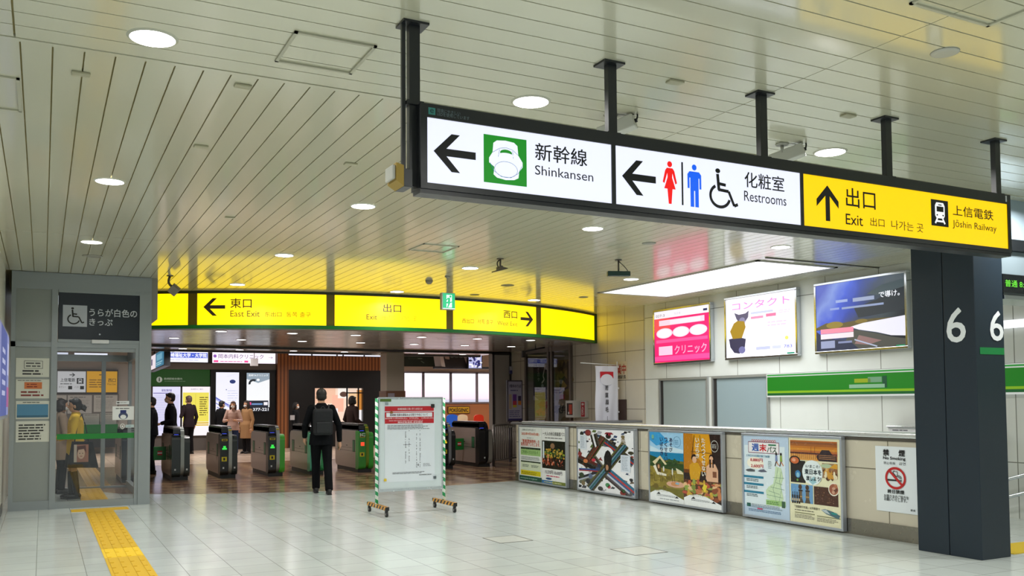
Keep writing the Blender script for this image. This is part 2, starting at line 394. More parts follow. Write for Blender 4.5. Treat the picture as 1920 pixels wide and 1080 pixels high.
def lamp_thing(R, D, x, y, z, label, group, name='ceiling_light'):
    global first
    t = thing(name, label, 'ceiling light', (x, y, z), group=group)
    for s in (R, D):
        o = s.copy(); C.objects.link(o); o.parent = t
    return t
for j, gy in enumerate(GY):
    for i, gx in enumerate(GX):
        if (i, j) == (3, 0) or (i, j) == (0, 3): continue
        yy_ = gy if j < 3 else min(gy, arcy(gx)-.45)
        lamp_thing(DR, DD, gx, yy_, CE, 'round white ceiling downlight, %s in the row %s' % (colname[i], rowname[j]) if j < 3 or i else 'x', 'round downlights in the slatted ceiling')
for o in (DR, DD): bpy.data.objects.remove(o)
LR, LD = downlight_proto(.095, LC, 5, mat('8a8378', .4))
low = [(16.75, [2.83, 4.11, 5.33, 6.69, 7.92, 9.17]), (18.8, [2.28, 3.57, 4.82, 6.09, 7.33, 8.57, 9.77]), (22.3, [2.9, 4.2, 5.5, 6.8, 8.9, 10.1])]
on = ['first', 'second', 'third', 'fourth', 'fifth', 'sixth', 'seventh']
for (ly, xs_), rn in zip(low, ('front', 'middle', 'back')):
    for i, lx in enumerate(xs_): lamp_thing(LR, LD, lx, ly, LC, 'small oval-looking downlight in the low grey ceiling, %s from left in the %s row' % (on[i], rn), 'downlights in the low ceiling over the gates')
for o in (LR, LD): bpy.data.objects.remove(o)
# big bright panel in the ceiling
t = thing('ceiling_light_panel', 'large glowing white rectangular ceiling panel above the ticket windows', 'light panel', (9.55, 11.5, CE))
mb = MB(); mb.box(8.82, 9.5, CE-.006, 10.25, 13.45, CE-.001); mb.build('diffuser', mat('fbfdff', emit=1.6), t, world=True)
mb = MB()
for b in ((8.76, 9.44, 8.82, 13.51), (10.25, 9.44, 10.31, 13.51), (8.76, 9.44, 10.31, 9.5), (8.76, 13.45, 10.31, 13.51)): mb.box(b[0], b[1], CE-.012, b[2], b[3], CE-.001)
mb.build('frame', mat('a5a49c', .4), t, world=True)
bx('trim_3', (8.7, 9.2, CE-.012, 10.9, 9.23, CE-.002), mat('4a4a44', .5), kind='structure')

# hatches in the ceiling
def hatch(cx, cy, w_, d, label):
    mb = MB(); t_ = .018
    for b in ((-w_, -d, w_, -d+t_), (-w_, d-t_, w_, d), (-w_, -d, -w_+t_, d), (w_-t_, -d, w_, d)): mb.box(b[0], b[1], -.010, b[2], b[3], -.0005)
    o = mb.build('access_hatch', mat('b4b39f', .4)); o.location = (cx, cy, CE); props(o, label, 'ceiling hatch', 'access hatches in the slatted ceiling')
hatch(1.365, 4.85, .225, .23, 'square access hatch outline in the near ceiling, left of the sign posts')
hatch(-.32, 6.37, .17, .34, 'access hatch outline at the left edge of the ceiling')
hatch(4.34, 10.45, .24, .25, 'small square access hatch in the ceiling in front of the yellow band')
hatch(4.05, 2.65, .3, .3, 'access hatch with raised rim at the top of the ceiling, near the round sensor')
# small rectangular plates
for i, (x, y, l) in enumerate([(.171, 5.78, 'beyond the leftmost near downlight'), (1.057, 5.57, 'beyond the square hatch'), (1.03, 7.03, 'between the two left rows of downlights'), (2.19, 7.02, 'left of the big hanging sign, by the slats'), (3.39, 4.335, 'between the second and third sign posts'), (4.86, 4.33, 'between the third and fourth sign posts'), (1.7, 9.6, 'far off above the yellow band')]):
    o = bx('ceiling_clip', (-.05, -.03 if i < 6 else -.015, -.014, .05, .03 if i < 6 else .015, -.001), mat('a9a68c', .5), bev=.003); o.location = (x, y, CE); props(o, 'beige plastic plate on the ceiling slats, '+l, 'ceiling plate', 'small plates on the ceiling')
for i, (x, y, r, c, l) in enumerate([(4.47, 3.29, .062, 'b0afa4', 'round grey ceiling sensor with light rim near the top right'), (6.84, 13.28, .09, '8a8560', 'dark round speaker in the ceiling right of the exit sign'), (6.9, 14.7, .07, '7a7654', 'dark round speaker in the ceiling just above the band'), (.55, 12.9, .1, '8e8e84', 'flat grey disc in the ceiling above the booth'), (6.6, 9.0, .07, '8f8f84', 'small grey disc in the ceiling right of the middle downlight'), (8.9, 14.2, .07, '8a8560', 'small disc in the ceiling above the right end of the band')]):
    mb = MB(); mb.loft([((0, 0, -.001), (r*1.25, 0, 0), (0, r*1.25, 0)), ((0, 0, -.006), (r*1.2, 0, 0), (0, r*1.2, 0)), ((0, 0, -.01), (r, 0, 0), (0, r, 0)), ((0, 0, -.012), (r*.8, 0, 0), (0, r*.8, 0))], n=28)
    o = mb.build('ceiling_speaker' if i else 'smoke_sensor', mat(c, .5)); o.location = (x, y, CE); props(o, l, 'ceiling speaker' if i else 'ceiling sensor')
mb = MB(); mb.loft([((0, 0, 0), (.06, 0, 0), (0, .06, 0)), ((0, 0, -.03), (.055, 0, 0), (0, .055, 0)), ((0, 0, -.06), (.03, 0, 0), (0, .03, 0))], n=20); o = mb.build('smoke_sensor', mat('8c8470', .5)); o.location = (5.43, 13.27, CE); props(o, 'small dome shaped detector on the ceiling left of the exit sign', 'smoke detector')

# ================================================================ BIG HANGING SIGN
SY = 4.20; P = planeY(SY)
K = mat('14181c', .35, coat=.2)
sg = thing('hanging_sign', 'long black framed lit sign with two white panels and a yellow exit panel', 'sign', (4.03, 4.27, 2.6))
FZ0, FZ1 = 2.583, 3.02
mb = MB(); mb.box(1.672, SY+.004, FZ0, 6.385, SY+.13, FZ1, K, bev=.004)
for b in ((1.672, FZ0, 1.708, FZ1), (6.352, FZ0, 6.385, FZ1), (1.708, 2.95, 6.352, FZ1), (1.708, FZ0, 6.352, 2.614), (2.826, 2.614, 2.852, 2.95), (4.266, 2.614, 4.29, 2.95)): mb.box(b[0], SY-.008, b[1], b[2], SY+.004, b[3], K)
mb.box(1.672, SY+.0, 2.56, 6.385, SY+.1, FZ0, K)
mb.box(6.325, SY-.012, 2.965, 6.338, SY-.008, 3.01, mat('c8ccd0', .3))
mb.build('frame', None, sg, world=True)
def panel(name, u0, u1, col, e):
    a = Art(P, e); a.rect(u0, 2.614, u1, 2.95, col, 0); return a.build(name, sg)
panel('light_panel', 1.708, 2.826, 'e9edff', 1.0); panel('light_panel', 2.852, 4.266, 'e9edff', 1.0); panel('light_panel', 4.29, 6.352, 'ffd200', 1.0)
BK = '0a0c10'
a = Art(P, 0)
u0, v0, u1, v1 = a.box_(812.6, 283, 891.5, 286); vt = P.uv(846, 252)[1]; vb = P.uv(846, 323)[1]
arrow(a, 'L', u0, vb, u1, vt, BK); a.cut('arrow', sg)
a.ptext('新幹線', 1002.6, 267, 1100.4, 313.3, BK, bold=.012); a.ptext('Shinkansen', 1002.6, 309.5, 1111.9, 341, BK); a.cut('lettering', sg)
vt = P.uv(1204, 302.5)[1]; vb = P.uv(1203, 367)[1]; arrow(a, 'L', P.uv(1165.8, 330)[0], vb, P.uv(1229, 330)[0], vt, BK); a.cut('arrow', sg)
a.prect(1276.7, 304, 1281, 385, BK, 2); a.cut('divider', sg)
wheelchair(a, *a.box_(1328.3, 313.5, 1383, 395), BK); a.cut('pictogram', sg, 'black wheelchair symbol')
a.ptext('化粧室', 1395, 321.3, 1470, 360.7, BK, bold=.012); a.ptext('Restrooms', 1394.4, 357.5, 1473.8, 386.5, BK); a.cut('lettering', sg)
vt = P.uv(1550.8, 347.8)[1]; vb = P.uv(1550.8, 414.5)[1]; arrow(a, 'U', P.uv(1530.4, 380)[0], vb, P.uv(1571.6, 380)[0], vt, BK); a.cut('arrow', sg)
a.ptext('出口', 1584.8, 351, 1641.2, 394.7, BK, bold=.012); a.ptext('Exit', 1584.8, 400.3, 1617.5, 424.5, BK, bold=.008)
a.ptext('出口', 1631, 407.5, 1658, 426.5, BK); a.ptext('나가는 곳', 1670.4, 412.3, 1730.9, 436.5, BK); a.cut('lettering', sg)
a.ptext('上信電鉄', 1785.3, 384, 1861.8, 414, BK, bold=.012); a.ptext('Jōshin Railway', 1785.3, 411.5, 1868, 439, BK)
a.build('lettering', sg)
a = Art(P, .95)
u0, v0, u1, v1 = a.box_(906.3, 251.1, 987.4, 350.7); a.rect(u0, v0, u1, v1, '14861e', 1.5)
W, H = u1-u0, v1-v0; X = lambda x: u0+W*x; Y = lambda y: v0+H*y; wf = 'eef2ff'
a.poly([(X(.24), Y(.34)), (X(.12), Y(.42)), (X(.12), Y(.52)), (X(.2), Y(.64)), (X(.22), Y(.84)), (X(.3), Y(.9)), (X(.5), Y(.92)), (X(.7), Y(.9)), (X(.78), Y(.84)), (X(.8), Y(.64)), (X(.9), Y(.5)), (X(.9), Y(.4)), (X(.82), Y(.3)), (X(.8), Y(.16)), (X(.7), Y(.11)), (X(.5), Y(.09)), (X(.3), Y(.12)), (X(.22), Y(.18))], wf, 2.5)
a.ell(X(.51), Y(.66), W*.14, H*.07, '14861e', 3.5); a.ell(X(.51), Y(.61), W*.17, H*.05, wf, 3.8)
a.ring(X(.51), Y(.31), W*.27, H*.17, W*.008, '3a6a9a', 3.5)
a.line([(X(.2), Y(.64)), (X(.36), Y(.74)), (X(.51), Y(.77)), (X(.66), Y(.74)), (X(.8), Y(.64))], W*.008, '3a6a9a', 3.5)
a.line([(X(.33), Y(.56)), (X(.36), Y(.72))], W*.008, '3a6a9a', 3.5); a.line([(X(.68), Y(.56)), (X(.66), Y(.72))], W*.008, '3a6a9a', 3.5)
a.line([(X(.14), Y(.42)), (X(.22), Y(.26)), (X(.4), Y(.15)), (X(.62), Y(.15)), (X(.8), Y(.26)), (X(.88), Y(.42))], W*.008, '3a6a9a', 3.5)
a.cut('pictogram', sg, 'white bullet train nose on a green square')
person_icon(a, *a.box_(1241.4, 300.6, 1269.4, 384), 'ee1010', True); a.cut('pictogram', sg, 'red woman symbol'); person_icon(a, *a.box_(1288, 306.9, 1315, 390), '1060f0', False); a.cut('pictogram', sg, 'blue man symbol')
train_icon(a, *a.box_(1744.4, 373, 1778, 426.5))
a.build('pictogram', sg)
Pf = planeY(SY-.008); a = Art(Pf, 0); a.prect(803, 201, 816, 216, '3f8f8a', 1); a.ptext('e', 806, 204, 813, 213, '16323a', 2)
a.ptext('環境にやさしい\nLEDを使用しています', 819, 203, 880, 226, '6e8088', 1); a.build('notice', sg)
# posts
for i, (x, l) in enumerate([(1.663, 'leftmost'), (2.875, 'second from left'), (4.02, 'third from left'), (5.16, 'fourth from left'), (6.34, 'rightmost')]):
    mb = MB(); mb.box(x-.029, 4.25, 3.02, x+.029, 4.29, CE-.012, K); mb.box(x-.07, 4.22, CE-.012, x+.07, 4.34, CE, K); mb.box(x-.045, 4.235, 3.02, x+.045, 4.31, 3.04, K)
    if i == 0: mb.box(x-.029, 4.25, 2.6, x+.015, 4.29, 3.02, K)
    mb.build('post', None, sg, world=True)
mb = MB(); mb.box(1.596, 4.255, 2.676, 1.616, 4.275, CE, K); mb.build('conduit', None, sg, world=True)
eb = thing('sign_control_box', 'black box with ochre cover at the left end of the hanging sign', 'control box', (1.62, 4.25, 2.6))
mb = MB(); mb.box(1.585, 4.2, 2.583, 1.632, 4.33, 2.675, K, bev=.003); mb.build('housing', None, eb, world=True)
mb = MB(); mb.prism([(1.585, 2.69), (1.545, 2.7), (1.545, 2.61), (1.585, 2.585)], 'Y', 4.2, 4.33, mat('a88a3a', .5)); mb.build('cover', None, eb, world=True)
mb = MB(); mb.box(1.528, 4.21, 2.62, 1.545, 4.32, 2.69, mat('b8b8b0', .3), bev=.004); mb.build('lens', None, eb, world=True)

# ================================================================ YELLOW BAND over the gates
band = thing('light_band', 'long curved glowing yellow direction band with a green lower edge above the gates', 'lit sign', (6, 15.25, 2.8))
A = Arc()
def arcbox(x0, x1, z0, z1, y0, y1, m, name, parent=None, n=40, **k):
    mb = MB(); xs = [x0+(x1-x0)*i/n for i in range(n+1)]
    mb.prism([(x, arcy(x)+y0) for x in xs]+[(x, arcy(x)+y1) for x in reversed(xs)], 'Z', z0, z1)
    return mb.build(name, m, parent, world=parent is not None, **k)
arcbox(1.55, 10.88, 2.8, 3.44, .04, .3, mat('8a8478', .5), 'housing', band)
arcbox(1.55, 10.88, 3.405, 3.45, -.03, .04, mat('1c2a10', .4), 'top_rail', band)
arcbox(1.55, 10.88, 2.80, 2.862, -.03, .04, mat('12702a', .35), 'bottom_rail', band)
mb = MB(); mb.box(10.83, arcy(10.88)-.05, 2.80, 10.9, arcy(10.88)+.1, 3.45); mb.build('end_cap', mat('16401c', .4), band, world=True)
edges = [A.uv(x, 590)[0] for x in (361, 619.5, 843, 1009.5)]
spans = []
last = 1.55
for e in edges: spans.append((last, e-.07)); last = e+.07
spans.append((last, 10.85))
for s0, s1 in spans: arcbox(s0, s1, 2.862, 3.405, -.005, .04, mat('ffdb00', .4, emit=1.35), 'light_panel', band, n=14)
for e in edges: arcbox(e-.07, e+.07, 2.862, 3.405, -.008, .04, mat('6a5c10', .4), 'divider', band, n=2)
class ArcF(Arc):
    def at(s, u, v, k=0): return Vector((u, arcy(u)-.006-k*.002, v))
a = Art(ArcF(), 0); BR = '3a3420'
def parrow(a, kind, l, t, r, b, c): arrow(a, kind, *a.box_(l, t, r, b), c)
parrow(a, 'L', 381.3, 559.3, 421.8, 592, BR); a.cut('arrow', band); a.ptext('東口', 431.7, 559.3, 471.6, 577.8, '3a2010', bold=.012); a.ptext('East Exit', 431.7, 582.5, 486.8, 594, '8a7a14')
a.ptext('东出口', 496.2, 584.7, 527.6, 594, 'b0a010'); a.ptext('동쪽 출구', 536.5, 585, 582.4, 595, 'b0a010')
a.cut('lettering', band)
a.ptext('出口', 718.3, 569.8, 751.9, 586.4, BR, bold=.012); a.ptext('Exit', 687, 589.3, 706.7, 599.5, '4a4410'); a.ptext('出口', 716, 590, 740, 600, 'c0b000'); a.ptext('나가는 곳', 748, 592, 781, 603, 'c0b000')
a.cut('lettering', band)
a.ptext('西口', 943.8, 582, 969.2, 598, BR, bold=.012); a.ptext('西出口', 866.2, 597, 888, 606.8, '8a7a14'); a.ptext('서쪽 출구', 895, 598, 924, 609, 'b0a010'); a.ptext('West Exit', 932.1, 601.5, 969.7, 612, '9a8c14')
a.cut('lettering', band)
parrow(a, 'R', 975.6, 583.5, 999.2, 613, BR)
a.build('arrow', band)
# side fascia between the band and the booth
bx('trim_4', (1.46, 14.8, LC, 1.55, 22.9, CE), mat('8a8880', .4), kind='structure')

# ================================================================ PILLAR 6
pl = thing('pillar', 'square dark slate pillar marked with a white number 6', 'pillar', (7.98, 5.83, 0))
M_p = mat('1f2a34', .36, spec=.35)
mb = MB(); mb.box(7.775, 5.49, 0, 8.2, 5.825, CE-.001, M_p, bev=.006); mb.build('panel', None, pl, world=True)
mb = MB(); mb.box(7.775, 5.833, 0, 8.2, 6.18, CE-.001, M_p, bev=.006); mb.box(7.785, 5.82, 0, 8.19, 5.84, CE-.001, mat('0a0c10', .6)); mb.build('panel', None, pl, world=True)
a = Art(planeX(7.774), 0); a.ptext('6', 1774, 579, 1812, 641, 'dfe3e6', bold=.012); a.build('number', pl)
a = Art(planeY(5.489), 0); a.text('6', 7.985, 2.055, 8.185, 2.345, 'dfe3e6', bold=.012); a.rect(7.83, 1.925, 8.19, 1.99, '0f7a3c', 1); a.build('number', pl)

# beam and departure display to the right of the pillar
bm_ = bx('trim_5', (8.2, 5.5, 3.05, 10.9, 5.9, CE), mat('8fa0ac', .4), kind='structure')
bx('trim_6', (8.2, 5.46, 2.94, 10.9, 5.9, 3.05), mat('101418', .4), kind='structure')
dp = thing('departure_display', 'black electronic train display with green lettering beside the dark pillar', 'display', (9.5, 5.7, 2.5))
mb = MB(); mb.box(8.21, 5.5, 2.71, 10.85, 5.85, 2.94, mat('76848c', .4), bev=.004); mb.build('casing', None, dp, world=True)
mb = MB(); mb.box(8.21, 5.49, 2.53, 10.85, 5.85, 2.71, mat('0c0f12', .25), bev=.003); mb.build('screen', None, dp, world=True)
mb = MB(); mb.box(8.21, 5.48, 2.465, 10.85, 5.86, 2.505, mat('c4c8cc', .2, 1), bev=.003); mb.box(8.21, 5.49, 2.505, 10.85, 5.85, 2.53, mat('60666a', .3, 1)); mb.build('rail', None, dp, world=True)
a = Art(planeY(5.489), 1.0); a.ptext('普通 8:', 1884, 524, 1919, 540, '6ade3a'); a.build('lettering', dp)
# things seen on the floor right of the pillar
o = bx('tactile_paving', (8.35, 5.56, 0, 10.2, 5.98, .006), mat('d9b800', .5)); props(o, 'yellow tactile strip on the floor right of the dark pillar', 'tactile paving')

# ================================================================ LOW BALUSTRADE and poster frames
STEEL = mat('a8a7a2', .22, 1.0); CHROME = mat('cfd3d8', .12, 1.0); FRAME = mat('b9bfca', .3, .7)
M_cream = tile_mat('c3bba9', 'cac2b0', '77705f', .65, .25, off=(6.52, .745), axes='YZ', grout=.007, bumpy=.3)
def bal_run(label, x0, y0, x1, y1):
    t = thing('balustrade', label, 'low wall', ((x0+x1)/2, (y0+y1)/2, 0)); return t
bal = bal_run('low cream tiled wall with steel top rail running towards the pillar', 8.10, 6.19, 8.32, 15.15)
mb = MB(); mb.box(8.10, 6.19, .17, 8.32, 15.15, 1.056); mb.build('wall_panel', M_cream, bal, world=True)
mb = MB(); mb.box(8.085, 6.19, 0, 8.34, 15.15, .17); mb.build('kick_plate', mat('8f8a80', .25, .9), bal, world=True)
mb = MB(); mb.box(8.085, 6.19, 1.09, 8.40, 15.15, 1.145, bev=.012); mb.build('top_rail', mat('dde0e2', .28, .8), bal, world=True)
mb = MB(); mb.box(8.09, 6.19, 1.055, 8.36, 15.15, 1.09); mb.build('rail_trim', mat('4b463e', .4), bal, world=True)
bal2 = bal_run('far end of the low wall with a flat dark grey ledge meeting the tiled wall', 8.10, 15.16, 10.9, 15.6)
mb = MB(); mb.box(8.10, 15.16, .17, 10.89, 15.4, 1.07); mb.build('wall_panel', M_cream, bal2, world=True)
mb = MB(); mb.box(8.085, 15.16, 0, 10.89, 15.42, .17); mb.build('kick_plate', mat('8f8a80', .25, .9), bal2, world=True)
mb = MB(); mb.box(8.085, 15.16, 1.075, 10.89, 15.62, 1.12, bev=.01); mb.build('ledge', mat('77777a', .3, .4), bal2, world=True)

def frame_thing(label, y0, y1, z0, z1, x0, x1, fw=.03, cat='poster', fm=FRAME, name='framed_poster', group=None):
    """frame on an X plane facing -X; y0 (near) < y1 (far)"""
    t = thing(name, label, cat, (x1, (y0+y1)/2, z0), group=group)
    mb = MB()
    for b in ((y0, z0, y1, z0+fw), (y0, z1-fw, y1, z1), (y0, z0+fw, y0+fw, z1-fw), (y1-fw, z0+fw, y1, z1-fw)): mb.box(x0, b[0], b[1], x1, b[2], b[3], bev=.003)
    mb.box(x0+.014, y0+.002, z0+.002, x1, y1-.002, z1-.002)
    mb.build('frame', fm, t, world=True); return t
PX0, PX1 = 8.02, 8.08
def poster_art(y0, y1, z0, z1): # plane whose u runs with -Y; returns unit mapper
    return Art(planeX(PX0+.012))
class Sub:
    """draw in unit coordinates (0..1 left-right, 0..1 bottom-top) of a rectangle"""
    def __init__(s, a, u0, v0, u1, v1): s.a = a; s.u0 = u0; s.v0 = v0; s.w = u1-u0; s.h = v1-v0
    def X(s, x): return s.u0+s.w*x
    def Y(s, y): return s.v0+s.h*y
    def rect(s, x0, y0, x1, y1, c, k=2): s.a.rect(s.X(x0), s.Y(y0), s.X(x1), s.Y(y1), c, k)
    def poly(s, p, c, k=2): s.a.poly([(s.X(x), s.Y(y)) for x, y in p], c, k)
    def ell(s, x, y, rx, ry, c, k=2, **q): s.a.ell(s.X(x), s.Y(y), s.w*rx, s.h*ry, c, k, **q)
    def text(s, b, x0, y0, x1, y1, c, k=3, bold=0): s.a.text(b, s.X(x0), s.Y(y0), s.X(x1), s.Y(y1), c, k, bold)
    def vtext(s, b, x0, y0, x1, y1, c, k=3, bold=.01): # vertical writing, top to bottom
        n = len(b); h = (y1-y0)/n
        for i, ch in enumerate(b): s.text(ch, x0, y1-(i+.92)*h, x1, y1-(i+.08)*h, c, k, bold)
    def lines(s, x0, y0, x1, y1, n, c, k=3, **q): s.a.lines(s.X(x0), s.Y(y0), s.X(x1), s.Y(y1), n, c, k, **q)
    def line(s, p, t, c, k=3): s.a.line([(s.X(x), s.Y(y)) for x, y in p], s.w*t, c, k)
    def ring(s, x, y, rx, ry, t, c, k=3, **q): s.a.ring(s.X(x), s.Y(y), s.w*rx, s.h*ry, s.w*t, c, k, **q)
def blobs(s, x0, y0, x1, y1, n, cols, r, k=2.5, ky=1):
    for i in range(n):
        s.ell(x0+(x1-x0)*random.random(), y0+(y1-y0)*random.random(), r*(.5+random.random()), r*ky*(.4+random.random()), random.choice(cols), k+i*.02, n=9)
def two(t, y0, y1, z0, z1, fw=.03):
    """split a frame into left and right sheets -> returns two (Art, Sub) pairs"""
    ua, ub = -y1+fw, -y0-fw; um = (ua+ub)/2; out = []
    for a_, b_ in ((ua, um-.003), (um+.003, ub)):
        a = Art(planeX(PX0+.012), rough=.25); out.append((a, Sub(a, a_, z0+fw, b_, z1-fw)))
    return out
# 1 bus pass posters
t = frame_thing('steel framed pair of travel pass notices, farthest frame on the low wall', 13.41, 15.17, .02, 1.072, PX0, PX1)
(a, s), (b, r) = two(t, 13.41, 15.17, .02, 1.072)
s.rect(0, 0, 1, 1, 'e6ebe8', 1); s.text('皆様の足 50年を迎えて', .15, .93, .75, .965, '6a7a74'); s.text('2022年9月30日(金)', .1, .84, .9, .90, 'd65a1c', bold=.02); s.text('をもちまして', .35, .785, .65, .81, '40524a')
s.text('「普通回数乗車券」の\n発売を終了いたします。', .07, .64, .95, .77, 'c8431a', bold=.02)
s.rect(.06, .585, .96, .62, '2c3a2c'); s.rect(.06, .47, .96, .585, '9cc27c'); s.text('ご利用いただけます', .1, .50, .85, .56, '3c6a34'); s.lines(.08, .38, .95, .45, 3, '7a8480')
s.rect(.06, .34, .96, .365, '2c3a2c'); s.rect(.06, .16, .96, .34, 'd4dfc4', 2); s.lines(.14, .25, .5, .30, 2, '4c5a54'); s.lines(.55, .25, .9, .30, 2, '4c5a54'); s.rect(.06, .10, .96, .19, 'd8c81c', 2.5); s.lines(.1, .11, .9, .17, 2, '8a7c14')
s.rect(0, 0, 1, .085, '1f5140', 2.5); s.lines(.05, .02, .9, .06, 1, '7aa494')
a.build('poster', t, label='white sheet with orange headline and green bands')
r.rect(0, 0, 1, 1, 'e8eaea', 1); r.text('一大人の休日倶楽部パス', .06, .86, .97, .93, '3a3a40', bold=.01); r.lines(.15, .80, .9, .84, 1, '8a8a8c')
r.rect(.02, .27, .98, .77, '1d1714', 2); blobs(r, .16, .47, .93, .62, 90, ['7f8f34', 'b3862c', '4a6434', 'a28a3e', '34401e', 'c8a848'], .035, ky=.6); blobs(r, .06, .33, .92, .45, 80, ['a4452c', '6d2d20', 'c96a4a', '43201a', 'd8a08a', '2a1814'], .022, ky=1.3); r.rect(.06, .45, .12, .75, 'd8e4ee', 3.4); r.rect(.74, .35, .77, .6, '14100e', 3.4); r.rect(.9, .35, .92, .6, '14100e', 3.4); r.ell(.47, .68, .09, .05, '8a6a50', 3); r.rect(.24, .35, .3, .52, 'e0876a', 3.4)
r.text('15,270円 18,600円', .15, .17, .85, .24, '5a4a60', bold=.01); r.lines(.2, .12, .8, .16, 1, 'c03a60'); r.ell(.3, .09, .13, .02, '2a4a7a', 3); r.rect(0, .0, .45, .055, '2f6fa8', 2.5); r.rect(.45, 0, 1, .055, '6f7a2a', 2.5); r.lines(.1, .01, .9, .04, 1, 'd8d8a0', 3.4)
b.build('poster', t, label='sheet with a dark autumn temple picture')
# 2 collage
t = frame_thing('steel framed collage poster of crossing train tracks and sights', 11.375, 13.065, .02, 1.082, PX0, PX1)
a = Art(planeX(PX0+.012), rough=.25); s = Sub(a, -13.035, .05, -11.405, 1.052); s.rect(0, 0, 1, 1, 'e9eaf0', 1)
dk = ['2a2622', '3a342e', '4c4840', '5c5a34', '2c3a54', '6a6a70']
def track(p, wd, cols, k=2):
    for j, c in enumerate(cols):
        off = (j-(len(cols)-1)/2)*wd/len(cols); d = Vector((p[1][0]-p[0][0], p[1][1]-p[0][1])); n = Vector((-d.y, d.x)).normalized()*off
        s.line([(p[0][0]+n.x, p[0][1]+n.y), (p[1][0]+n.x, p[1][1]+n.y)], wd/len(cols)*.95, c, k+j*.03)
track([(.22, .02), (.86, .78)], .14, ['4a4a28', '2e2a28', '4a6c84', '1f5a5a', '6a8aa0', '3a3630', '5a5a30'], 3)
track([(.12, .38), (.48, .88)], .12, ['55562e', '2c2622', '7a3a2a', '4a4638', '6a2a20', '3a3a2c'], 2.4)
track([(.44, .84), (.99, .50)], .12, ['6a6a66', '2a3a5a', 'a8342c', '2a4a6a', '3a342e'], 2.2)
track([(.0, .50), (.42, .36)], .12, ['2a2622', '1c1a18', '3a3834', '5a2a24'], 2.5)
track([(.02, .32), (.45, .34)], .035, ['a03434', '2a4a8a'], 2.7)
track([(.50, .34), (.99, .02)], .17, ['3c3232', '5a5058', 'b9c4d4', '3a5a8c', 'b03a3a', '2a6a8a'], 2.5)
track([(.02, .14), (.46, .30)], .10, ['50564a', '6a6e5a', 'a8b0c0', '2a2a34'], 2.4)
track([(.32, .55), (.5, .35)], .06, ['4a4a48', '2a2826', '6a645a'], 2.9)
track([(.30, .92), (.36, .72)], .13, ['2a2622', 'dfe0e6', '2a2622', '4a443c'], 2.9)
for i in range(90):
    x, y = random.random(), random.random(); c_ = random.choice(['2a2a2e', '4a4a52', '6a5a4a', '3a4a6a', '8a3a34', '5a6a3a', 'a8a8b4', '1e1c1c']); q_ = random.random()*.05+.008
    s.poly([(max(.01, x-q_), max(.01, y-q_*.3)), (min(.99, x+q_*.6), max(.01, y-q_*.6*random.random())), (min(.99, x+q_), min(.99, y+q_*.4)), (max(.01, x-q_*.3), min(.99, y+q_*.7))], c_, 1.5)
s.poly([(.5, .33), (.49, .56), (.52, .65), (.56, .68), (.60, .65), (.63, .56), (.60, .33)], '23201e', 4); s.ell(.545, .40, .025, .045, 'b98a6a', 4.4)
s.ell(.545, .6, .12, .13, 'e9eaf0', 2.95)
for (x, y, c) in [(.2, .94, '8a3a3a'), (.58, .93, '8a2a34'), (.57, .90, '2a2620'), (.82, .9, '7a6a4a'), (.08, .92, '2a2a2a'), (.95, .66, '3a3a2c'), (.04, .58, '8a3a3a'), (.3, .5, 'c43a4a'), (.40, .42, '2a3a54'), (.38, .36, '34466a'), (.1, .10, '7a6a4c'), (.19, .14, '2a2a30'), (.82, .06, '3a5a34'), (.81, .03, '8a3430'), (.55, .12, '4a8a5a'), (.57, .1, 'b8505a'), (.95, .25, '2a2a2e'), (.42, .05, '3a3a3a'), (.15, .47, 'c8784a'), (.95, .04, '5a5a5e'), (.24, .23, '5a6a8a'), (.07, .23, '3a4a34')]:
    s.ell(x, y, .03+.02*random.random(), .02+.025*random.random(), c, 4.2, n=10); s.rect(x-.015, y-.03, x+.02, y+.01, c, 4.3)
for i in range(5): s.rect(.78+.004*i, .78+i*.025, .87-.006*i, .793+i*.025, '8a7a5a', 4)
s.poly([(.5, .93), (.66, .93), (.63, .96), (.53, .96)], '8a2a34', 4); s.ring(.2, .94, .06, .05, .008, '6a2a2a', 4.5)
s.rect(.04, .66, .17, .90, 'd3dbe8', 5); s.lines(.06, .68, .14, .88, 9, '9aa4b4', 5.5); s.rect(.78, .36, .94, .62, 'd3dbe8', 5); s.lines(.8, .38, .91, .6, 9, '9aa4b4', 5.5)
a.build('poster', t)
# 3 pair of seaside / food posters
t = frame_thing('steel framed pair of tourism posters, blue seaside camp left and orange kitchen right', 9.38, 11.03, .02, 1.082, PX0, PX1)
(a, s), (b, r) = two(t, 9.38, 11.03, .02, 1.082)
s.rect(0, 0, 1, 1, '9cc9ea', 1); s.poly([(0, 1), (.3, 1), (.6, .86), (.2, .8), (0, .88)], '3f9bd6', 1.4); s.poly([(0, .8), (.3, .74), (.6, .8), (1, .76), (1, .72), (0, .7)], 'c6dff0', 1.5); s.rect(0, .58, 1, .71, '1f7fae', 1.8)
s.rect(0, .0, 1, .60, '6f6a24', 2); s.poly([(0, .66), (.2, .63), (.45, .58), (1, .56), (1, .45), (0, .5)], '2f4a24', 2.2); s.poly([(0, .5), (1, .45), (1, .2), (0, .2)], '8a7a30', 2.3); blobs(s, 0, .2, 1, .45, 30, ['7a6c2c', '9a8a3a', '6a5c22'], .06, 2.4, .5); blobs(s, .0, .56, 1, .6, 18, ['35502a', '243c1e'], .05, 2.35, .6)
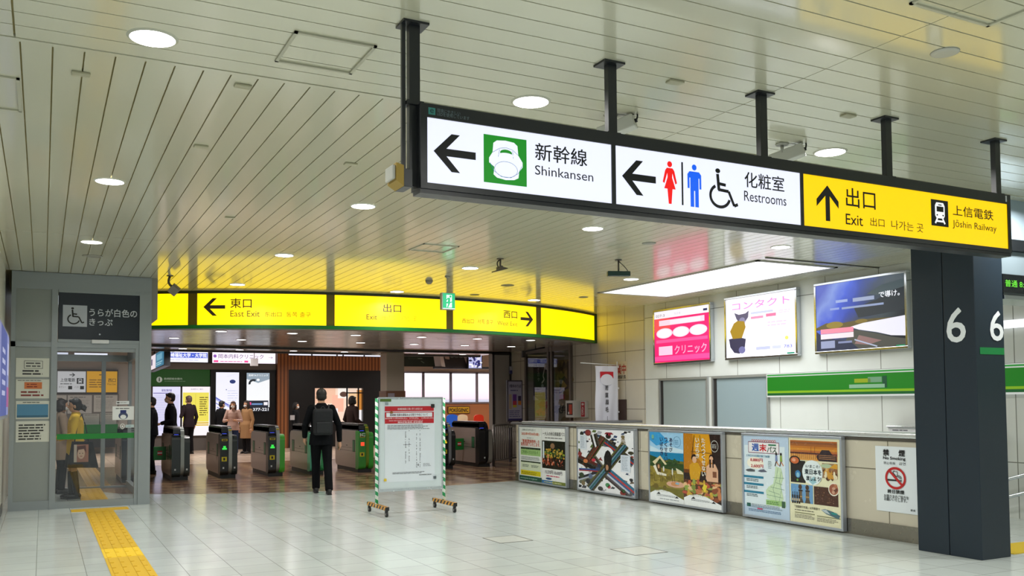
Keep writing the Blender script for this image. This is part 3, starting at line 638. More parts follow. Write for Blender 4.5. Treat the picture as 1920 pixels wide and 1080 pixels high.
s.poly([(.08, .56), (.32, .66), (.52, .54), (.46, .53), (.31, .62), (.16, .52)], 'd8cca4', 3); s.poly([(.1, .5), (.18, .52), (.25, .42), (.5, .40), (.5, .37), (.22, .38)], 'e2ddcc', 3.1); s.rect(.2, .42, .34, .54, '4a3a20', 3); s.ell(.27, .5, .03, .03, 'c79a70', 3.4); s.ell(.42, .47, .025, .04, 'd8d4cc', 3.4); s.ell(.68, .44, .02, .05, 'd8d8d0', 3.4); s.rect(.55, .5, .8, .505, '5a4a2a', 3.4); s.poly([(.78, .5), (.82, .42), (1, .42), (.95, .46)], 'd8d0b0', 3.2)
for x in (.12, .3, .35, .65, .72): s.line([(x, .40), (x+.03, .28)], .012, '4a3c22', 3.3)
s.ell(.77, .265, .27, .045, 'd4a48c', 3.3); s.ell(.75, .27, .12, .03, 'c98a5a', 3.5); s.ell(.82, .28, .06, .015, '8ab0c4', 3.6)
s.vtext('いばらき', .32, .66, .41, .93, '2a2c50', bold=.03); s.vtext('つくせない', .45, .58, .54, .93, '2a2c50', bold=.03); s.vtext('あそび', .6, .72, .69, .93, '2a2c50', bold=.03)
s.ring(.82, .87, .11, .08, .008, '5a8ab0', 3, n=16); s.lines(.75, .83, .89, .9, 3, '5a8ab0'); s.ell(.1, .93, .04, .03, '7ab09a', 3); s.rect(.06, .89, .14, .9, '4a7a8a', 3)
for q in (s, r):
    q.poly([(0, 0), (0, .10), (.15, .145), (.35, .165), (.6, .15), (.85, .09), (1, .06), (1, 0)], 'eceff2', 4); q.text('茨城デスティネーション', .18, .135, .74, .16, '9a8a3a', 4.5); q.lines(.2, .07, .85, .10, 2, '6a7078', 4.5); q.poly([(.2, .1), (.27, .13), (.32, .1)], '20242a', 4.6); q.poly([(.75, .07), (.8, .1), (.86, .07)], '20242a', 4.6); q.lines(.3, .025, .9, .05, 1, '9aa0a8', 4.5)
a.build('poster', t, label='blue sky seaside camping poster')
r.rect(0, 0, 1, 1, '2c1c18', 1); r.poly([(0, 1), (.7, 1), (.8, .6), (.6, .48), (0, .5)], 'b9781c', 1.4); r.poly([(.25, 1), (.68, 1), (.76, .75), (.6, .55), (.3, .72)], 'd99a1e', 1.6); r.rect(0, .45, .3, .5, '6a3a14', 1.9); r.line([(.3, .98), (.22, .65)], .02, '5a3a14', 2); r.line([(.45, .98), (.6, .5)], .02, '7a5a1a', 2); r.line([(.2, .75), (.75, .74)], .015, '8a5a1a', 2)
r.ell(.3, .64, .06, .045, 'ddb090', 3.2); r.ell(.29, .665, .075, .05, '2a1a16', 3.1); r.poly([(.16, .44), (.16, .56), (.25, .60), (.4, .60), (.48, .52), (.42, .36), (.2, .34)], 'cf9a1e', 3); r.ell(.75, .66, .05, .045, 'd8a888', 3.2); r.ell(.75, .68, .06, .05, '2a1a16', 3.1); r.rect(.7, .55, .74, .66, '2a1a16', 3.4); r.rect(.78, .55, .81, .66, '2a1a16', 3.4); r.poly([(.6, .4), (.62, .56), (.7, .6), (.85, .6), (.92, .52), (.92, .36), (.65, .34)], 'd9ab8c', 3); r.rect(.78, .42, .88, .50, '7a4a34', 3.4)
r.rect(0, .1, 1, .36, '5a3620', 3.3); blobs(r, .0, .12, 1, .34, 70, ['c0784c', 'd89a6a', '8fa04a', 'c9a23a', 'b5543a', 'e0b88a', '7a8a3a', '8a4a2c'], .055, 3.5, .6); r.poly([(.5, .26), (.58, .2), (.64, .3), (.56, .32)], 'e0cc3a', 5.2)
r.vtext('いばらき', .34, .66, .44, .95, 'e8e4d8', bold=.03, k=5); r.vtext('たべつくせない', .5, .42, .6, .95, 'e8e4d8', bold=.03, k=5)
r.ring(.84, .84, .10, .08, .012, 'b8b8b4', 4, n=16); r.lines(.77, .81, .91, .87, 3, 'b8b8b4', 4); r.poly([(0, 0), (0, .10), (.15, .145), (.35, .165), (.6, .15), (.85, .09), (1, .06), (1, 0)], 'eceff2', 5.3)
r.lines(.2, .07, .85, .10, 2, '6a7078', 6); r.poly([(.2, .1), (.27, .13), (.32, .1)], '20242a', 6); r.poly([(.75, .07), (.8, .1), (.86, .07)], '20242a', 6); r.text('茨城デスティネーション', .18, .135, .74, .16, '9a8a3a', 6)
b.build('poster', t, label='orange toned poster of two people and food')
# 4 weekend pass + east Japan
t = frame_thing('steel framed pair, pale blue weekend pass price sheet beside a sunset travel poster', 7.355, 9.005, .02, 1.085, PX0, PX1)
(a, s), (b, r) = two(t, 7.355, 9.005, .02, 1.085)
s.rect(0, 0, 1, 1, 'b9cde4', 1); s.rect(.02, .13, .92, .88, 'd9e6ee', 1.5)
for i in range(11): s.ring(.21+i*.05, .94, .024, .018, .009, 'c9542c', 2, n=12)
s.rect(.12, .79, .8, .925, 'e9e6ea', 2.2); s.a.line([(s.X(x), s.Y(y)) for x, y in ((.12, .79), (.8, .79), (.8, .925), (.12, .925), (.12, .79))], .008, '7a3a5a', 2.5)
s.text('週', .2, .81, .36, .905, '2a5cb0', bold=.04); s.text('末', .37, .81, .53, .905, 'c8202c', bold=.05); s.text('パス', .54, .8, .75, .875, '2a4a34', bold=.03); s.rect(.57, .885, .74, .905, '3a7a5a', 3)
s.text('土休日の2日間が乗り放題!', .06, .735, .6, .765, '4a8aa8', bold=.01); s.ell(.27, .66, .19, .075, 'f1ecdc', 2); s.text('8,880円', .16, .675, .44, .72, 'b81c3a', bold=.03); s.text('2,600円', .17, .6, .45, .645, 'b81c3a', bold=.03)
s.poly([(.04, .56), (.1, .545), (.26, .55), (.26, .575), (.16, .585), (.08, .575)], '5a5e64', 3); s.poly([(.32, .56), (.4, .55), (.54, .56), (.46, .59), (.38, .58)], '5a5e70', 3)
s.ell(.6, .66, .05, .035, 'c8d6dc', 3); s.lines(.56, .6, .64, .7, 5, '8a9aa4', 3.3)
for x, c in ((.74, '7a8ab4'), (.84, '8aa44a')): s.ell(x, .79, .022, .018, '2a2420', 3.3); s.poly([(x-.025, .70), (x-.02, .775), (x+.02, .775), (x+.03, .70)], c, 3.2); s.line([(x, .7), (x-.03, .64)], .02, '3a3230', 3.2); s.line([(x, .7), (x+.05, .65)], .02, 'c98a6a', 3.2)
s.poly([(.72, .64), (.84, .62), (.88, .5), (.83, .4), (.88, .25), (.78, .14), (.7, .2), (.52, .24), (.5, .33), (.56, .38), (.66, .42), (.7, .52)], 'c6dcb8', 2.8)
for p in ([(.77, .62), (.74, .5), (.66, .36), (.74, .16)], [(.84, .58), (.8, .46), (.84, .36), (.78, .2)], [(.66, .5), (.9, .5)], [(.6, .38), (.9, .36)], [(.52, .28), (.86, .26)], [(.72, .44), (.86, .42)], [(.56, .33), (.8, .3)]): s.line(p, .007, '7a9a84', 3.2)
for y in (.47, .38, .28): s.rect(.0, y, .45, y+.028, '2a7a9a', 3); s.lines(.06, y-.045, .36, y-.008, 2, '4a5a60', 3.2, fill=.5)
s.rect(.5, .155, .92, .22, '9cc47c', 3); s.lines(.52, .165, .82, .205, 2, '4a7a3a', 3.4); s.rect(.84, .14, .91, .22, '3a5a44', 3.5)
s.rect(.06, .105, .15, .15, '1f5c54', 3); s.lines(.17, .10, .9, .15, 3, '7a8a94', 3.2); s.lines(.1, .05, .85, .085, 2, '5a7aa0', 3.2); s.rect(.3, .085, .42, .1, 'c8406a', 3.4)
a.build('poster', t, label='pale blue price sheet with a green map')
r.rect(0, 0, 1, 1, 'e3dfbd', 1); r.rect(.03, .74, .95, .97, 'b3642a', 2)
for i, c in enumerate(['8a5230', 'a05e2c', 'c07428', 'd08a30', 'b86a34', '7c4034']): r.rect(.03, .93-i*.025, .95, .955-i*.025, c, 2.1+i*.02)
r.rect(.03, .74, .95, .80, 'cf8a3a', 2.5); r.rect(.03, .82, .6, .83, '3a2a2c', 2.8)
for i in range(14): r.rect(.05+i*.04, .755, .058+i*.04, .822, '6a3a2a', 2.8); 
r.rect(.03, .745, .55, .81, 'd99a4c', 2.6); r.poly([(.55, .79), (.62, .83), (.66, .87), (.8, .87), (.86, .82), (.94, .8), (.94, .74), (.6, .74)], '33262c', 3); r.rect(.45, .82, .455, .9, '4a3030', 3); r.rect(.52, .82, .525, .9, '4a3030', 3)
for i in range(3): r.rect(.6, .765+i*.02, .92, .77+i*.02, 'c58a5a', 3.3)
r.rect(.03, .47, .33, .73, '26201e', 2); r.ell(.12, .73, .11, .055, '1c1614', 3); r.ell(.12, .73, .085, .04, 'c8683a', 3.2); r.ell(.1, .735, .04, .02, 'e0a080', 3.4); r.ell(.18, .57, .055, .045, '3a7ab0', 3); r.ell(.18, .56, .03, .03, '8ac0d8', 3.2); r.ell(.17, .5, .02, .015, '6a9a4a', 3)
r.rect(.66, .55, .95, .72, '9a7a5a', 2); blobs(r, .68, .56, .93, .66, 26, ['d8b078', '8a5a3a', '5a3a28', 'e4d8b8', 'c9923a'], .035, 2.4); r.ell(.74, .69, .1, .025, 'b0c0a0', 2.9); r.poly([(.8, .67), (.9, .72), (.95, .71), (.95, .66)], 'd09a34', 3)
r.rect(.03, .235, .47, .45, '6a9ac8', 2); r.rect(.49, .235, .95, .445, '4a2c20', 2)
for x in (.22, .36):
    r.ell(x, .42, .035, .03, '4a3428', 3); r.rect(x-.03, .27, x+.035, .39, '6a5a48', 2.8); r.rect(x-.035, .37, x+.05, .385, '2a221e', 3); r.rect(x-.04, .3, x+.04, .315, 'b0905a', 3.2); r.poly([(x-.05, .235), (x-.03, .28), (x+.04, .28), (x+.06, .235)], '54483a', 2.9)
for i in range(4): r.rect(.05+i*.045, .22, .08+i*.045, .32, '2a1c16', 3.4); r.rect(.058+i*.045, .32, .07+i*.045, .36, '2a1c16', 3.4); r.rect(.05+i*.045, .25, .08+i*.045, .28, 'b8a078', 3.6)
for i in range(40): r.ell(.51+.42*random.random(), .25+.18*random.random(), .008, .006, random.choice(['7a5240', 'a87a5a', '6a4434']), 2.5, n=6)
r.ell(.87, .43, .1, .075, 'ece6d4', 3); r.ell(.87, .43, .085, .062, '9a5a44', 3.3); blobs(r, .82, .39, .92, .47, 10, ['b07050', '6a3c2c', 'c89a80'], .025, 3.5)
r.ell(.47, .6, .2, .145, 'e3edf0', 4); r.poly([(.4, .5), (.5, .56), (.55, .49), (.47, .46)], '9ac4d0', 4.3)
r.text('\\いまこそ/', .33, .655, .62, .69, '26303a', 5, bold=.02); r.text('東日本を', .32, .575, .65, .64, '1c2a34', 5, bold=.04); r.text('旅しよう!', .35, .505, .64, .56, '1c2a34', 5, bold=.04)
r.text('「全国旅行支援」は列車旅で', .1, .17, .6, .2, '4a463a', 3, bold=.01); r.lines(.1, .135, .5, .155, 1, '6a665a'); r.poly([(.62, .18), (.72, .14), (.95, .1), (.98, .14), (.85, .175), (.7, .195)], '4a6a74', 3); r.poly([(.62, .18), (.72, .15), (.8, .14), (.72, .19)], 'b8c4cc', 3.3); r.ell(.87, .155, .06, .012, '2a8a8a', 3.5)
r.rect(.1, .108, .5, .12, '8a8a68'); r.rect(.54, .098, .98, .11, '8a8a68'); r.lines(.1, .05, .5, .1, 3, '8a8678', 3.2); r.lines(.54, .04, .96, .09, 3, '8a8678', 3.2)
b.build('poster', t, label='sunset bridge travel poster with round white slogan')
# no smoking notice
t = thing('no_smoking_notice', 'white no smoking sheet with red prohibition ring on the low wall beside the pillar', 'notice', (8.08, 6.68, .3))
Pn = planeX(8.091); a = Art(Pn, rough=.4); u0, v0, u1, v1 = a.box_(1624, 836, 1704, 966); v0 = .30; v1 = 1.0; u0 = -6.95; u1 = -6.42
mb = MB(); mb.box(8.092, -u1, v0, 8.099, -u0, v1); mb.build('sheet', mat('dfe5ea', .4), t, world=True)
s = Sub(a, u0, v0, u1, v1); s.text('禁', .2, .855, .35, .955, '101010', bold=.05); s.text('煙', .58, .855, .73, .955, '101010', bold=.05); s.text('No Smoking', .2, .785, .74, .845, '101010', bold=.03); s.text('禁止吸烟', .21, .725, .49, .765, '3a3e42'); s.text('금연', .58, .725, .74, .77, '3a3e42')
s.ring(.49, .52, .25, .17, .05, 'b81418', 3, n=40); s.line([(.33, .64), (.66, .41)], .05, 'b81418', 4); s.rect(.29, .475, .58, .50, '101010', 2.5); s.rect(.595, .478, .615, .50, '101010', 2.5); s.rect(.625, .478, .64, .50, '101010', 2.5)
for p in ([(.6, .51), (.6, .53), (.56, .545), (.5, .55), (.47, .575)], [(.63, .51), (.63, .54), (.58, .56), (.53, .565)], [(.47, .575), (.43, .6), (.45, .63), (.5, .62)], [(.53, .565), (.54, .6), (.52, .63)]): s.line(p, .014, '101010', 3)
s.text('終日禁煙', .29, .285, .69, .345, '101010', bold=.04); s.text('お客さまのご協力を\nお願いいたします。', .2, .165, .79, .265, '22262a', bold=.015); s.text('駅長', .83, .045, .94, .075, '22262a', bold=.02)
a.build('lettering', t)

# ================================================================ RIGHT WALL: lit advertisements, windows, green fascia
AXX = 10.82
def ad(label, y0, y1, z0, z1, em=1.0):
    t = thing('advertisement', label, 'advertisement', (10.9, (y0+y1)/2, z0)); mb = MB()
    for b in ((y0, z0, y1, z0+.04), (y0, z1-.04, y1, z1), (y0, z0+.04, y0+.04, z1-.04), (y1-.04, z0+.04, y1, z1-.04)): mb.box(AXX-.012, b[0], b[1], 10.9, b[2], b[3], bev=.006)
    mb.build('frame', CHROME, t, world=True)
    a = Art(planeX(AXX), em); return t, a, Sub(a, -y1+.04, z0+.04, -y0-.04, z1-.04)
t, a, s = ad('lit pink clinic advertisement with three white ovals, leftmost of the wall panels', 12.90, 14.645, 2.225, 3.315)
s.rect(0, 0, 1, 1, 'ee1a72', 1); s.rect(0, .6, .3, .86, 'f04a5a', 1.2); s.rect(.0, .86, 1, 1, 'f1edf6', 1.6); s.text('027-3', .03, .89, .2, .94, '6a5a6a'); s.text('324', .38, .9, .5, .94, 'c8bcd0'); s.rect(.9, .9, .97, .94, '1a2a5a', 2)
s.rect(.09, .715, .92, .82, 'f8d4e6', 1.8); s.rect(.3, .73, .85, .805, 'fbe6f2', 2)
for x in (.19, .5, .81): s.ell(x, .565, .155, .10, 'f9d0e4', 1.8); s.ell(x, .565, .13, .082, 'fbf2fa', 2.1)
s.rect(.03, .38, .97, .44, 'f0549a', 1.7); s.rect(0, .03, 1, .12, 'f24a98', 1.7); s.text('クリニック', .38, .14, .95, .31, 'f9a8cc', 2.2, bold=.02); s.rect(.08, .14, .34, .31, 'f7c8e2', 2.2)
a.build('light_panel', t)
t, a, s = ad('lit white advertisement with pink lettering and a blurred dark and ochre animal', 10.77, 12.52, 2.225, 3.34)
s.rect(0, 0, 1, 1, 'f6f4fd', 1); s.text('コンタクト', .1, .80, .93, .93, 'ee8ad6', bold=.01); s.poly([(.16, .66), (.13, .76), (.2, .72), (.3, .73), (.35, .77), (.34, .66), (.3, .6), (.2, .58)], '55506a', 2); s.poly([(.12, .58), (.18, .62), (.28, .6), (.3, .5), (.24, .32), (.1, .32), (.06, .45)], '9a7a18', 2.2)
s.poly([(.04, .32), (.2, .34), (.3, .3), (.28, .14), (.2, .06), (.12, .08), (.06, .18)], '2e2c4a', 2.1); s.ell(.24, .12, .05, .06, '6a6a9a', 2.4); s.ell(.25, .6, .05, .07, 'a8a4c0', 2.0)
s.rect(.38, .62, .56, .66, 'f58aae', 2); s.rect(.6, .63, .74, .68, 'f4709a', 2); s.rect(.38, .70, .7, .735, 'c4c8de', 2); s.rect(.4, .38, .56, .54, 'eaeaf8', 2); s.lines(.62, .46, .95, .56, 2, 'f2c0da'); s.lines(.78, .66, .95, .72, 2, 'd8c4e8'); s.ell(.88, .26, .025, .03, 'ece46a', 2); s.text('783', .84, .1, .95, .15, '3a4ac0'); s.rect(.45, .1, .65, .15, 'b8bce6', 2); s.rect(.68, .1, .8, .15, 'c4c8ec', 2); s.rect(.88, 0, .98, .025, '1a8a6a', 2)
a.build('light_panel', t)
t, a, s = ad('dark blue lit advertisement with mountains, clouds and a train', 8.67, 10.40, 2.225, 3.34, .9)
def scenic():
    """blue to night gradient picture, soft shapes as a procedural picture"""
    m = bpy.data.materials.new('scenic'); m.use_nodes = True; nt = m.node_tree; b = nt.nodes['Principled BSDF']
    tc = nt.nodes.new('ShaderNodeTexCoord'); sx = nt.nodes.new('ShaderNodeSeparateXYZ'); nt.links.new(tc.outputs['Object'], sx.inputs[0])
    nz = nt.nodes.new('ShaderNodeTexNoise'); nz.inputs['Scale'].default_value = 2.2; nz.inputs['Detail'].default_value = 3; nt.links.new(tc.outputs['Object'], nz.inputs[0])
    # diagonal coordinate: right side and bottom darker
    m1 = nt.nodes.new('ShaderNodeMath'); m1.operation = 'MULTIPLY_ADD'; m1.inputs[1].default_value = -.52; m1.inputs[2].default_value = 0; nt.links.new(sx.outputs['Y'], m1.inputs[0])
    m2 = nt.nodes.new('ShaderNodeMath'); m2.operation = 'MULTIPLY_ADD'; m2.inputs[1].default_value = -.35; nt.links.new(sx.outputs['Z'], m2.inputs[0]); nt.links.new(m1.outputs[0], m2.inputs[2])
    m3 = nt.nodes.new('ShaderNodeMath'); m3.operation = 'MULTIPLY_ADD'; m3.inputs[1].default_value = .35; nt.links.new(nz.outputs['Fac'], m3.inputs[0]); nt.links.new(m2.outputs[0], m3.inputs[2])
    m4 = nt.nodes.new('ShaderNodeMath'); m4.operation = 'ADD'; m4.inputs[1].default_value = .55; nt.links.new(m3.outputs[0], m4.inputs[0])
    r = nt.nodes.new('ShaderNodeValToRGB'); e = r.color_ramp.elements; e[0].position = 0; e[0].color = lin('5a6cd0'); e[1].position = 1; e[1].color = lin('20262c')
    for p, c in ((.15, '8aa4f0'), (.26, '4a6ae8'), (.38, '3450b8'), (.55, '3c4c66'), (.72, '46545c')): q = r.color_ramp.elements.new(p); q.color = lin(c)
    nt.links.new(m4.outputs[0], r.inputs[0]); nt.links.new(r.outputs[0], b.inputs['Emission Color']); b.inputs['Emission Strength'].default_value = .85; b.inputs['Base Color'].default_value = (.02, .02, .03, 1); b.inputs['Roughness'].default_value = .2
    return m
mb = MB(); mb.box(AXX-.001, 8.71, 2.265, AXX+.01, 10.36, 3.30); mb.build('light_panel', scenic(), t, world=True)
s.poly([(.6, .78), (.75, .88), (1, .93), (1, .78), (.8, .72)], '46545a', 1.2); s.poly([(.45, .6), (.7, .68), (.85, .78), (1, .82), (1, .5), (.5, .45)], '242c34', 1.4)
s.poly([(.0, .36), (.12, .42), (.3, .40), (.5, .42), (.7, .42), (1, .40), (1, .34), (0, .32)], '5a4e28', 1.6); s.ell(.22, .38, .1, .05, '8a7626', 1.8); s.ell(.53, .40, .07, .03, '7c6a2a', 1.8)
s.poly([(.4, .33), (.55, .37), (1, .42), (1, .14), (.85, .16), (.7, .22), (.5, .28)], 'e8e6f4', 2); s.poly([(.4, .28), (.5, .27), (.7, .2), (.85, .14), (1, .1), (1, 0), (.3, 0)], '4a4a44', 2.2); s.poly([(.5, .2), (.6, .16), (.75, .1), (.6, .05), (.45, .08)], '8a6a68', 2.4); s.line([(.45, .14), (.7, .02)], .012, 'a8b0c8', 2.6)
s.poly([(.0, .3), (0, 0), (.5, 0), (.4, .12), (.1, .2)], '232a44', 2.5); s.rect(.05, .26, .44, .33, 'f0889e', 3); s.rect(.05, .18, .44, .255, 'e8d8de', 3); s.rect(.05, .04, .22, .15, '9098b8', 3); s.rect(.26, .1, .42, .13, '7c84a8', 3)
s.text('で導け。', .73, .70, .95, .79, 'eef0f8', bold=.03); s.rect(.24, .705, .38, .745, '98a8d8', 2.8); s.rect(.44, .69, .68, .745, '9aa6c4', 2.8); s.rect(.17, .605, .28, .635, '8a9ad0', 2.8); s.rect(.31, .60, .78, .63, '8e9cc0', 2.8); s.rect(.9, .0, .99, .02, '1a8a5a', 3)
a.build('picture', t)
# green fascia
t = thing('fascia_sign', 'long green fascia board with lime stripe and white edges on the right wall', 'fascia sign', (10.9, 5, 1.55))
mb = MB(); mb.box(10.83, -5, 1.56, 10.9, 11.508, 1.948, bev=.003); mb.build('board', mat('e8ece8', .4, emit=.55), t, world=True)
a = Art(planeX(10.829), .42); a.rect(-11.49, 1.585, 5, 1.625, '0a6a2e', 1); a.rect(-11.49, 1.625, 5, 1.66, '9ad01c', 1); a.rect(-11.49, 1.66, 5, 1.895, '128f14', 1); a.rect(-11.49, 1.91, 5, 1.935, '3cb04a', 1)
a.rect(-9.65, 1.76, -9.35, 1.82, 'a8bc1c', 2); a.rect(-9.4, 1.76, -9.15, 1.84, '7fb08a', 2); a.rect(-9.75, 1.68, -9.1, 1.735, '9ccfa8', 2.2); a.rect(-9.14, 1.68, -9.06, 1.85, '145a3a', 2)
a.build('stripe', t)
# ticket windows with closed blinds
for i, (y0, y1, l) in enumerate([(13.12, 14.52, 'left of two grey shuttered ticket windows with a loose blind'), (11.55, 12.92, 'right of two grey shuttered ticket windows with an even blue grey blind')]):
    t = thing('ticket_window', l, 'window', (10.9, (y0+y1)/2, .8)); mb = MB()
    for b in ((y0-.04, .82, y1+.04, .86), (y0-.04, 1.91, y1+.04, 1.945), (y0-.04, .86, y0, 1.91), (y1, .86, y1+.04, 1.91)): mb.box(10.855, b[0], b[1], 10.9, b[2], b[3], bev=.003)
    mb.build('frame', mat('a9aaa6', .3, .5), t, world=True)
    mb = MB(); mb.box(10.893, y0, .86, 10.9, y1-.07, 1.91); mb.build('blind', mat('8fa0a6' if i else '98a4a4', .3, coat=.6, bump=(1.2, .35)), t, world=True)
    mb = MB(); mb.box(10.885, y1-.07, .86, 10.9, y1, 1.91); mb.build('jamb', mat('2c2a2a', .4), t, world=True)
# small white leaflet board below
t = thing('leaflet_board', 'white leaflet board with chrome edge just showing above the low wall by the pillar', 'notice board', (10.9, 8.2, .6))
mb = MB(); mb.box(10.7, 7.4, .6, 10.9, 8.95, 1.11, bev=.003); mb.build('board', mat('d0d0d4', .4), t, world=True)
mb = MB(); mb.box(10.68, 7.38, 1.11, 10.9, 8.97, 1.13, bev=.003); mb.build('rail', CHROME, t, world=True)
a = Art(planeX(10.699)); a.lines(-8.88, 1.02, -8.62, 1.09, 2, '6a6a72', 1); a.rect(-8.3, .7, -7.8, 1.1, '8a5a5a', 1); a.build('leaflet', t)
# handrail on the far right
t = thing('handrail', 'twin sloping steel handrails on the right wall beyond the pillar', 'handrail', (10.8, 6.8, .2))
for z in (.53, .31):
    mb = MB(); mb.tube([(10.78, 7.9, z-.28), (10.78, 7.2, z-.03), (10.78, 5.5, z+.5)], .022, n=12); mb.build('rail', CHROME, t, world=True)
for z in (.53, .31):
    mb = MB(); mb.tube([(10.78, 7.0, z+.02), (10.9, 7.0, z-.04)], .012, n=8); mb.build('bracket', mat('2c3034', .4), t, world=True)
o = thing('glowing_box', 'short white glowing box on the right wall beyond the pillar', 'wall lamp', (10.9, 7.0, 2.4)); mb = MB(); mb.box(10.84, 6.97, 2.40, 10.9, 7.4, 2.50, bev=.006); mb.build('diffuser', mat('f4f6fa', emit=1.2), o, world=True)  # plain white emissive box on the wall
mb = MB(); mb.box(10.83, 6.9, 2.42, 10.9, 6.968, 2.48, bev=.006); mb.build('end_cap', mat('6a6e74', .4), o, world=True)
# shop window at the far end of the right wall
t = thing('shop_window', 'lunch box shop window with two glass bays of food posters beyond the banner', 'shop window', (10.9, 18.9, 0))
BRN = mat('6d6259', .35, .3); mb = MB()
for y in (20.1, 18.94, 18.78, 17.92): mb.box(10.83, y-.035, 0, 10.9, y+.035, LC, BRN)
mb.box(10.84, 17.92, 2.72, 10.9, 20.1, LC, BRN); mb.build('mullion', None, t, world=True)
Pw = planeX(10.897); a = Art(Pw, rough=.4)
a.rect(-20.06, .3, -18.98, 2.72, '8e857a', 0); a.rect(-18.74, .3, -17.88, 2.72, '8d8474', 0)
def P4(l, t_, r, b_): return a.box_(l, t_, r, b_)
s = Sub(a, *P4(1000, 676, 1027, 750)); s.rect(0, 0, 1, 1, '2c2226', 1); s.rect(.02, .02, .9, .32, '5a4c78', 2); s.lines(.1, .08, .8, .28, 3, '9a8cb0'); s.vtext('おぎのや', .3, .45, .45, .95, 'b0a8a8', k=3); s.line([(.85, .85), (.7, .6), (.78, .5), (.6, .42)], .06, 'cfc6c0', 3); s.ell(.65, .35, .09, .05, '9a9aa0', 3); s.poly([(0, 0), (0, .12), (.4, .0)], 'b8b0c4', 2.5)
s = Sub(a, *P4(1000, 752, 1027, 790)); s.rect(0, 0, 1, 1, '8a8074', 1); blobs(s, .3, .35, 1, .95, 24, ['a84a4c', '8f3038', 'c06a68', '7a5a50'], .12, 2, .8); s.rect(.4, .0, .9, .12, '5a5048', 3)
s = Sub(a, *P4(1041, 676, 1074, 750)); s.rect(0, 0, 1, 1, '7a6430', 1); blobs(s, .2, .2, .9, .95, 40, ['8f7a38', '5f4c24', '9a8448', '4a3418'], .12, 1.5, .7); s.poly([(.2, .15), (.3, .5), (.55, .6), (.8, .45), (.75, .3)], '3a2a1c', 3); s.poly([(.3, .2), (.45, .5), (.7, .35)], 'b08a40', 3.3); s.rect(.25, .02, .55, .14, '9a3030', 3); s.text('峠', .25, .74, .5, .92, '3a2c18'); s.rect(.7, .5, .8, .95, '4a3818', 3)
a.text('駅弁屋', *[*P4(1040, 760, 1076, 776)], '1a1a1a', 2, bold=.04); a.ell(-18.2, 1.05, .25, .12, '6a5a40', 2)
a.build('poster', t)
mb = MB(); mb.face([(10.86, 17.87, .3), (10.86, 20.07, .3), (10.86, 20.07, 2.72), (10.86, 17.87, 2.72)]); mb.build('pane', GLASS, t, world=True)
# AED cabinet
t = thing('aed_cabinet', 'white defibrillator cabinet with orange window and red AED tag on the tiled wall', 'AED cabinet', (10.9, 17.6, 1.1)); a = Art(planeX(10.9))
c0 = a.box_(1074, 751, 1090, 783); c1 = a.box_(1091.5, 752, 1103, 783)
mb = MB(); mb.box(10.7, -c0[2], c0[1], 10.9, -c0[0], c0[3], bev=.01); mb.build('cabinet', mat('d3d3d0', .3), t, world=True)
a = Art(planeX(10.699)); q = (c0[0]+.06, c0[1]+.06, c0[2]-.05, c0[3]-.06); a.rect(*q, '2a1a18', 1); a.rect(q[0]+.1, q[1]+.02, q[2]-.02, q[3]-.03, 'c8442a', 2); a.rect(q[0]+.06, q[1]+.02, q[0]+.12, q[3]-.2, 'd8d8d8', 3); a.build('window', t)
mb = MB(); mb.box(10.84, -c1[2], c1[1], 10.9, -c1[0], c1[3], bev=.006); mb.build('tag', mat('d3d3d0', .3), t, world=True)
a = Art(planeX(10.839)); W = c1[2]-c1[0]; a.rect(c1[0]+W*.18, c1[1]+.02, c1[2]-W*.18, c1[3]-.02, 'b02030', 1); s = Sub(a, c1[0]+W*.3, c1[1]+.04, c1[2]-W*.3, c1[3]-.03); s.ell(.5, .86, .5, .09, 'e8d8d8'); s.vtext('AED', .1, .05, .9, .7, 'f0e4e4'); a.build('lettering', t)
# paper notice and dark panel on the tiled wall
a = Art(planeX(10.9)); c0 = a.box_(1140, 680, 1177, 711.5); t = thing('wall_notice', 'cream wall notice with red and black characters behind the banner', 'notice', (10.9, -(c0[0]+c0[2])/2, c0[1]))
mb = MB(); mb.box(10.893, -c0[2], c0[1], 10.9, -c0[0], c0[3]); mb.build('sheet', mat('c8bda6', .5), t, world=True)
a = Art(planeX(10.892)); a.ptext('営業中', 1147, 684, 1174, 701, 'a82018', 1, bold=.03); a.ptext('高崎駅長', 1152, 704, 1174, 710, '2a2420', 1, bold=.02); a.build('lettering', t)
c0 = a.box_(1161, 749, 1175, 792); t = bx('wall_panel', (10.86, -c0[2], .6, 10.9, -c0[0], c0[3]), mat('3f2e2a', .4), bev=.004); props(t, 'dark brown panel on the tiled wall behind the banner', 'wall panel')
# vertical banner
t = thing('banner', 'white vertical cloth banner with red arch and black characters on a pole', 'banner', (10.5, 15.86, 0)); Pb = planeY(15.86)
l, tp = Pb.uv(1116, 686); r_, _ = Pb.uv(1157, 686)
mb = MB(); n, mm = 12, 20; V = [[None]*(mm+1) for _ in range(n+1)]
for i in range(n+1):
    for j in range(mm+1):
        V[i][j] = mb.bm.verts.new((l+(r_-l)*i/n+.02*math.sin(j*.35)*(1-j/mm), 15.86+.012*math.sin(i*1.1+j*.2), tp-(tp-.75)*j/mm))
for i in range(n):
    for j in range(mm): mb.bm.faces.new((V[i][j], V[i+1][j], V[i+1][j+1], V[i][j+1])).smooth = True
mb.build('cloth', mat('dfe0ec', .7), t, world=True)
a = Art(planeY(15.842)); s = Sub(a, l, .75, r_, tp); a.rect(l+(r_-l)*.2, tp-.26, l+(r_-l)*.8, tp-.12, 'c41a2c', 1); a.ell(l+(r_-l)*.5, tp-.29, (r_-l)*.29, .12, 'dfe0ec', 2); a.rect(l+(r_-l)*.21, tp-.34, l+(r_-l)*.79, tp-.262, 'dfe0ec', 1.5)
